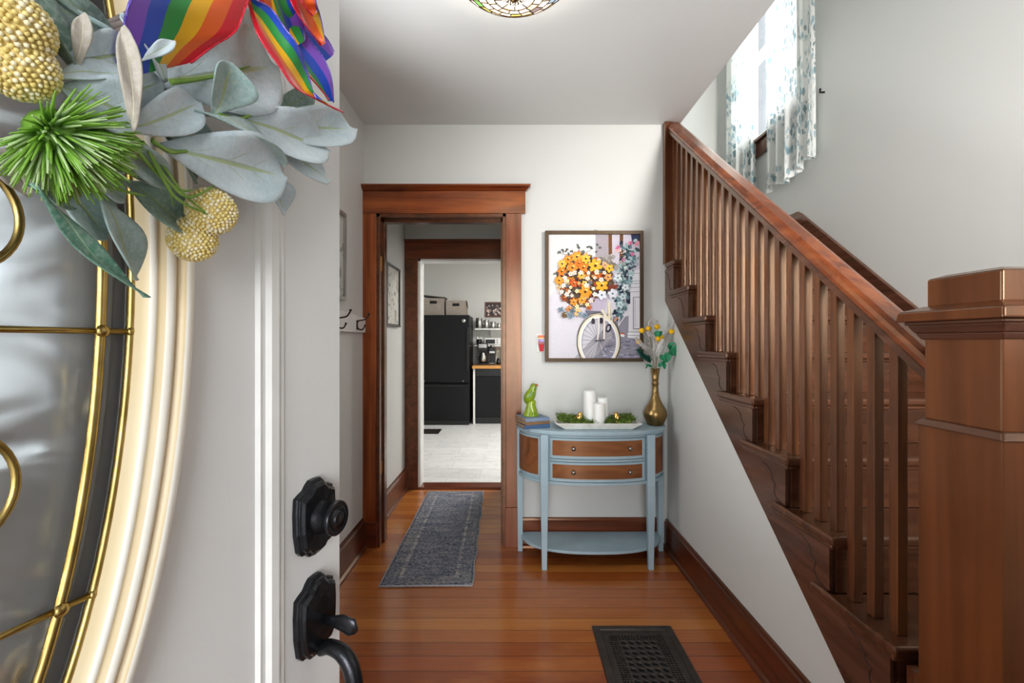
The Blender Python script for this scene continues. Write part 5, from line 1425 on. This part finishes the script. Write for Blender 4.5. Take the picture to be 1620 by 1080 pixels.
mp = t.n('ShaderNodeMapping'); mp.inputs['Rotation'].default_value = (R(90), 0, 0); tc = t.n('ShaderNodeTexCoord'); t.l(tc.outputs['Object'], mp.inputs[0]); t.l(mp.outputs[0], br.inputs['Vector']); t.set(br.outputs['Color'], 0.8); MWIC = t.m
for (x0, x1, h, lab) in ((-1.370, -1.035, 0.262, 'grey woven basket with a dark lid on the refrigerator, against the kitchen corner'), (-1.010, -0.705, 0.225, 'grey woven basket without a lid on the refrigerator, nearer the shelves')):
    b = thing('wicker_basket', ((x0 + x1) / 2, 7.08, 1.661), lab, 'basket', 'woven baskets on the refrigerator'); xm = (x0 + x1) / 2
    y0, y1 = 6.95, 7.22; m = MB(); z0, z1 = 1.661, 1.661 + h
    m.box(x0, x0 + .012, y0, y1, z0, z1).box(x1 - .012, x1, y0, y1, z0, z1).box(x0 + .012, x1 - .012, y1 - .012, y1, z0, z1).box(x0 + .012, x1 - .012, y0 + .012, y1 - .012, z0, z0 + .01)
    m.box(x0 + .012, xm - .055, y0, y0 + .012, z0, z1).box(xm + .055, x1 - .012, y0, y0 + .012, z0, z1).box(xm - .055, xm + .055, y0, y0 + .012, z0, z1 - .085).box(xm - .055, xm + .055, y0, y0 + .012, z1 - .04, z1)
    m.build('basket_body', MWIC, b, bevel=0.003)
    MB().box(xm - .053, xm + .053, y0 + .006, y0 + .014, z1 - .084, z1 - .041).build('handle_hole', MBLACKP, b)
    if h > .25: MB().prism([(x0 - .005, y0 - .01, z1 + .034), (x1 + .012, y0 - .01, z1 + .002), (x1 + .012, y0 - .01, z1 + .014), (x0 - .005, y0 - .01, z1 + .052)], (0, .29, 0)).build('lid', plain('dark_lid', '#4a4742', 0.7), b)
    else: MB().tube([(x1 + .004, y0 + .05, z1 + .01), (x1 + .012, y0 + .05, z1 - .05), (x1 + .03, y0 + .05, z1 - .12)], [0.004, 0.010, 0.003], 8).build('strap', MBLACKP, b)
# counter run
ck = thing('dishwasher', (-0.26, 7.2, 0), 'black dishwasher under the wooden worktop beside the refrigerator', 'dishwasher')
MB().box(-0.555, 0.045, 6.96, 7.53, 0.10, 0.848).build('body', MBLACK, ck, bevel=0.002)
MB().box(-0.553, 0.043, 6.925, 6.96, 0.115, 0.730).build('door', MBLACK, ck, bevel=0.004)
MB().box(-0.553, 0.043, 6.918, 6.96, 0.735, 0.846).box(-0.50, -0.33, 6.912, 6.918, 0.800, 0.812).build('control_panel', MBLACKP, ck, bevel=0.004)
MB().box(-0.550, 0.040, 6.975, 7.0, 0.005, 0.10).build('kick_plate', MBLACKP, ck)
eb = thing('base_cabinet', (0.6, 7.2, 0), 'white base cabinet continuing the counter behind the doorway casing', 'cabinet')
MB().box(0.06, 1.2, 6.95, 7.53, 0.02, 0.848).build('body', MWHITE, eb); MB().box(0.07, 0.62, 6.93, 6.95, 0.12, 0.84).build('door', MWHITE, eb, bevel=0.003); MB().box(0.64, 1.19, 6.93, 6.95, 0.12, 0.84).build('door', MWHITE, eb, bevel=0.003)
ep = MB().box(-0.592, -0.562, 6.93, 7.53, 0.005, 0.848).build('end_panel', MWHITE, None); tag(ep, 'narrow white end panel between the refrigerator and the dishwasher', 'cabinet panel')
wt = MB().box(-0.605, 1.25, 6.895, 7.545, 0.850, 0.892).build('worktop', MBUTCHER, None, bevel=0.003); tag(wt, 'butcher block worktop over the dishwasher', 'worktop')
for z, x0, lab in ((1.472, -0.585, 'upper white wall shelf holding steel canisters in the kitchen'), (1.205, -0.45, 'lower white wall shelf holding the toaster oven in the kitchen')):
    s = thing('wall_shelf', (0.1, 7.45, z), lab, 'shelf', 'white kitchen wall shelves'); x0 = -0.60
    MB().box(x0, 0.9, 7.32, 7.549, z - 0.022, z).build('board', MWHITE, s, bevel=0.002)
    for x in (x0 + .25, 0.7): MB().prism([(x, 7.548, z - .022), (x, 7.36, z - .022), (x, 7.548, z - .14)], (.015, 0, 0)).build('bracket', MWHITE, s)
for (x, r, h, lab) in ((-0.535, .052, .172, 'tallest steel canister on the upper kitchen shelf'), (-0.420, .050, .142, 'second tallest steel canister on the upper kitchen shelf'), (-0.312, .047, .112, 'medium steel canister on the upper kitchen shelf, before the smallest'), (-0.215, .040, .085, 'smallest steel canister on the upper kitchen shelf')):
    c = thing('canister', (x, 7.41, 1.4725), lab, 'canister', 'steel canisters on the upper kitchen shelf')
    MB().lathe([(0.001, 0), (r - .002, 0), (r, .003), (r, h - .02), (r - .002, h - .018)], (x, 7.41, 1.4725), 28).build('body', MSTEEL, c)
    MB().lathe([(r - .001, h - .02), (r + .001, h - .018), (r + .001, h - .003), (r - .003, h), (.012, h), (.012, h + .008), (.001, h + .010)], (x, 7.41, 1.4725), 28).build('lid', MSTEEL, c)
uc = thing('utensil_cup', (-0.535, 7.40, 1.2055), 'black cup of white-handled utensils on the lower kitchen shelf', 'utensil holder')
MB().lathe([(.001, 0), (.042, 0), (.048, .09), (.045, .09), (.040, .01), (.001, .01)], (-0.535, 7.40, 1.2055), 22).build('cup', MBLACKP, uc)
rnd = random.Random(3)
UL = ['nearest the refrigerator', 'tilted furthest back', 'leaning toward the wall', 'leaning to the refrigerator side', 'at the front of the cup', 'nearest the toaster oven']
for k in range(6):
    a = k; u = thing('utensil', (-0.535, 7.40, 1.21), 'white-handled utensil in the black kitchen-shelf cup, ' + UL[k], 'utensil', 'utensils in the black cup')
    MB().tube([(-0.535 + .02 * math.cos(a), 7.40 + .02 * math.sin(a), 1.218), (-0.535 + .045 * math.cos(a), 7.40 + .04 * math.sin(a), 1.320 + rnd.uniform(0, .03))], [.004, .009], 8).build('handle', MWHITE, u)
to = thing('toaster_oven', (-0.34, 7.43, 1.2055), 'small white toaster oven with dark window on the lower kitchen shelf', 'toaster oven')
MB().box(-0.445, -0.185, 7.36, 7.52, 1.210, 1.315).build('housing', MWHITE, to, bevel=0.010)
MB().box(-0.425, -0.275, 7.353, 7.361, 1.228, 1.295).build('window', MBLACKP, to, bevel=0.002)
MB().lathe([(.011, 0), (.010, -.012), (.001, -.012)], (-0.235, 7.36, 1.285), 16, axis='y').lathe([(.011, 0), (.010, -.012), (.001, -.012)], (-0.235, 7.36, 1.245), 16, axis='y').build('dial', MSTEEL, to)
MB().box(-0.44, -0.42, 7.38, 7.50, 1.2056, 1.211).box(-0.21, -0.19, 7.38, 7.50, 1.2056, 1.211).build('foot', MBLACKP, to)
for (x, r, hh, m_, lab) in ((-0.150, .030, .10, MSTEEL, 'small steel jar at the end of the lower kitchen shelf'), ):
    j = MB().lathe([(.001, 0), (r, 0), (r, hh * .8), (r * .8, hh), (.001, hh)], (x, 7.42, 1.2056), 20).build('jar', m_, None); tag(j, lab, 'jar')
# coffee maker, pod brewer, blender
cm = thing('coffee_maker', (-0.46, 7.30, 0.893), 'black drip coffee maker with glass jug on the kitchen worktop', 'coffee maker'); x0, x1, y0, y1, z = -0.540, -0.385, 7.18, 7.42, 0.893
MB().box(x0, x1, y0, y1, z, z + .03).box(x0, x1, y1 - .09, y1, z + .03, z + .31).box(x0, x1, y0, y1 - .09, z + .22, z + .34).build('housing', MBLACKP, cm, bevel=0.006)
MB().box(x0 + .015, x1 - .015, y0 - .003, y0 + .002, z + .27, z + .33).build('steel_band', MSTEEL, cm)
MB().lathe([(.001, 0), (.050, 0), (.060, .03), (.058, .10), (.040, .145), (.044, .16)], ((x0 + x1) / 2, y0 + .075, z + .031), 24).build('jug', MSTEEL, cm)
MB().tube(crv([((x0 + x1) / 2 - .055, y0 + .04, z + .15), ((x0 + x1) / 2 - .09, y0 + .02, z + .12), ((x0 + x1) / 2 - .06, y0 + .035, z + .06)], 4), .006).build('jug_handle', MBLACKP, cm)
kb = thing('pod_brewer', (-0.31, 7.30, 0.893), 'dark upright pod coffee brewer beside the drip coffee maker', 'coffee maker'); x0, x1 = -0.365, -0.265
MB().box(x0, x1, 7.20, 7.42, z, z + .02).box(x0, x1, 7.30, 7.42, z + .02, z + .27).box(x0, x1, 7.20, 7.30, z + .17, z + .27).build('housing', MBLACKP, kb, bevel=0.006)
MB().tube([((x0 + x1) / 2 - .03, 7.25, z + .29), ((x0 + x1) / 2 + .03, 7.25, z + .30)], .016, 12).box(x0 + .01, x1 - .01, 7.21, 7.29, z + .02, z + .028).box(x0 + .008, x1 - .008, 7.196, 7.201, z + .185, z + .215).build('steel_trim', MSTEEL, kb)
bl = thing('blender', (-0.205, 7.30, 0.893), 'small blender with clear jar on the kitchen worktop', 'blender')
MB().lathe([(.001, 0), (.052, 0), (.050, .04), (.038, .095), (.036, .10)], (-0.205, 7.30, z), 22).build('motor_base', MBLACKP, bl)
MB().lathe([(.030, .10), (.036, .13), (.042, .20), (.036, .235), (.012, .245), (.001, .246)], (-0.205, 7.30, z), 22).build('jar', glass('blender_jar', 0.02, 0.0), bl)
MB().lathe([(.006, 0), (.006, -.004), (.001, -.004)], (-0.215, 7.250, z + .05), 12, axis='y').build('button', MWHITE, bl)
# kitchen picture
kp = thing('framed_picture', (-0.22, YK, 1.78), 'dark picture of pale flowers above the kitchen shelves', 'picture')
xa, xb, za, zb_ = -0.445, 0.02, 1.665, 1.915; f_ = .016
MB().box(xa, xb, YK - .022, YK - .001, za, za + f_).box(xa, xb, YK - .022, YK - .001, zb_ - f_, zb_).box(xa, xa + f_, YK - .022, YK - .001, za + f_, zb_ - f_).box(xb - f_, xb, YK - .022, YK - .001, za + f_, zb_ - f_).build('picture_frame', plain('red_brown_frame', '#6e4433', 0.4), kp)
mb = MB().box(xa + f_, xb - f_, YK - .012, YK - .002, za + f_, zb_ - f_); rnd = random.Random(8)
for k in range(46):
    cx, cz = rnd.uniform(xa + .03, xb - .03), rnd.uniform(za + .03, zb_ - .05); r = rnd.uniform(.010, .022)
    mb.poly([Vector((cx + r * math.cos(a) * rnd.uniform(.7, 1.1), YK - .0125 - k * 1e-5, cz + r * math.sin(a) * rnd.uniform(.7, 1.1))) for a in [2 * PI * q / 9 for q in range(9)]], rnd.choice((1, 1, 2)))
mb.build('print', [plain('print_dark', '#35282b', 0.5), plain('print_petal', '#d9c3bb', 0.5), plain('print_leaf', '#8d7b78', 0.5)], kp)
kr = thing('floor_register', (-1.2, 6.38, 0.003), 'dark metal floor register in the kitchen tiles before the refrigerator', 'floor register')
MB().box(-1.345, -1.005, 6.20, 6.54, 0.003, 0.007).build('frame', MBLACKP, kr)
mb = MB()
for k in range(14): mb.box(-1.325, -1.025, 6.22 + k * .0225, 6.22 + k * .0225 + .012, 0.007, 0.010)
mb.build('louvres', MIRON, kr)
kl = thing('kitchen_fill_fixture', (0.75, 5.4, ZC), 'unseen round white fixture added to brighten the kitchen, near the right wall', 'added fill light')  # fixture and light added out of view to light the kitchen
MB().lathe([(.17, 0), (.17, -.03), (.15, -.07), (.08, -.085), (.001, -.088)], (0.75, 5.4, ZC - .001), 32).build('diffuser', emis('diffuser', '#fffaf0', 2.0), kl)
d = bpy.data.lights.new('kitchen_fill', 'AREA'); d.shape = 'DISK'; d.size = 0.9; d.energy = 58; d.color = (1, 0.98, 0.95)  # added kitchen fill light
o = bpy.data.objects.new('kitchen_fill', d); COL.objects.link(o); o.location = (0.75, 5.4, 2.50)
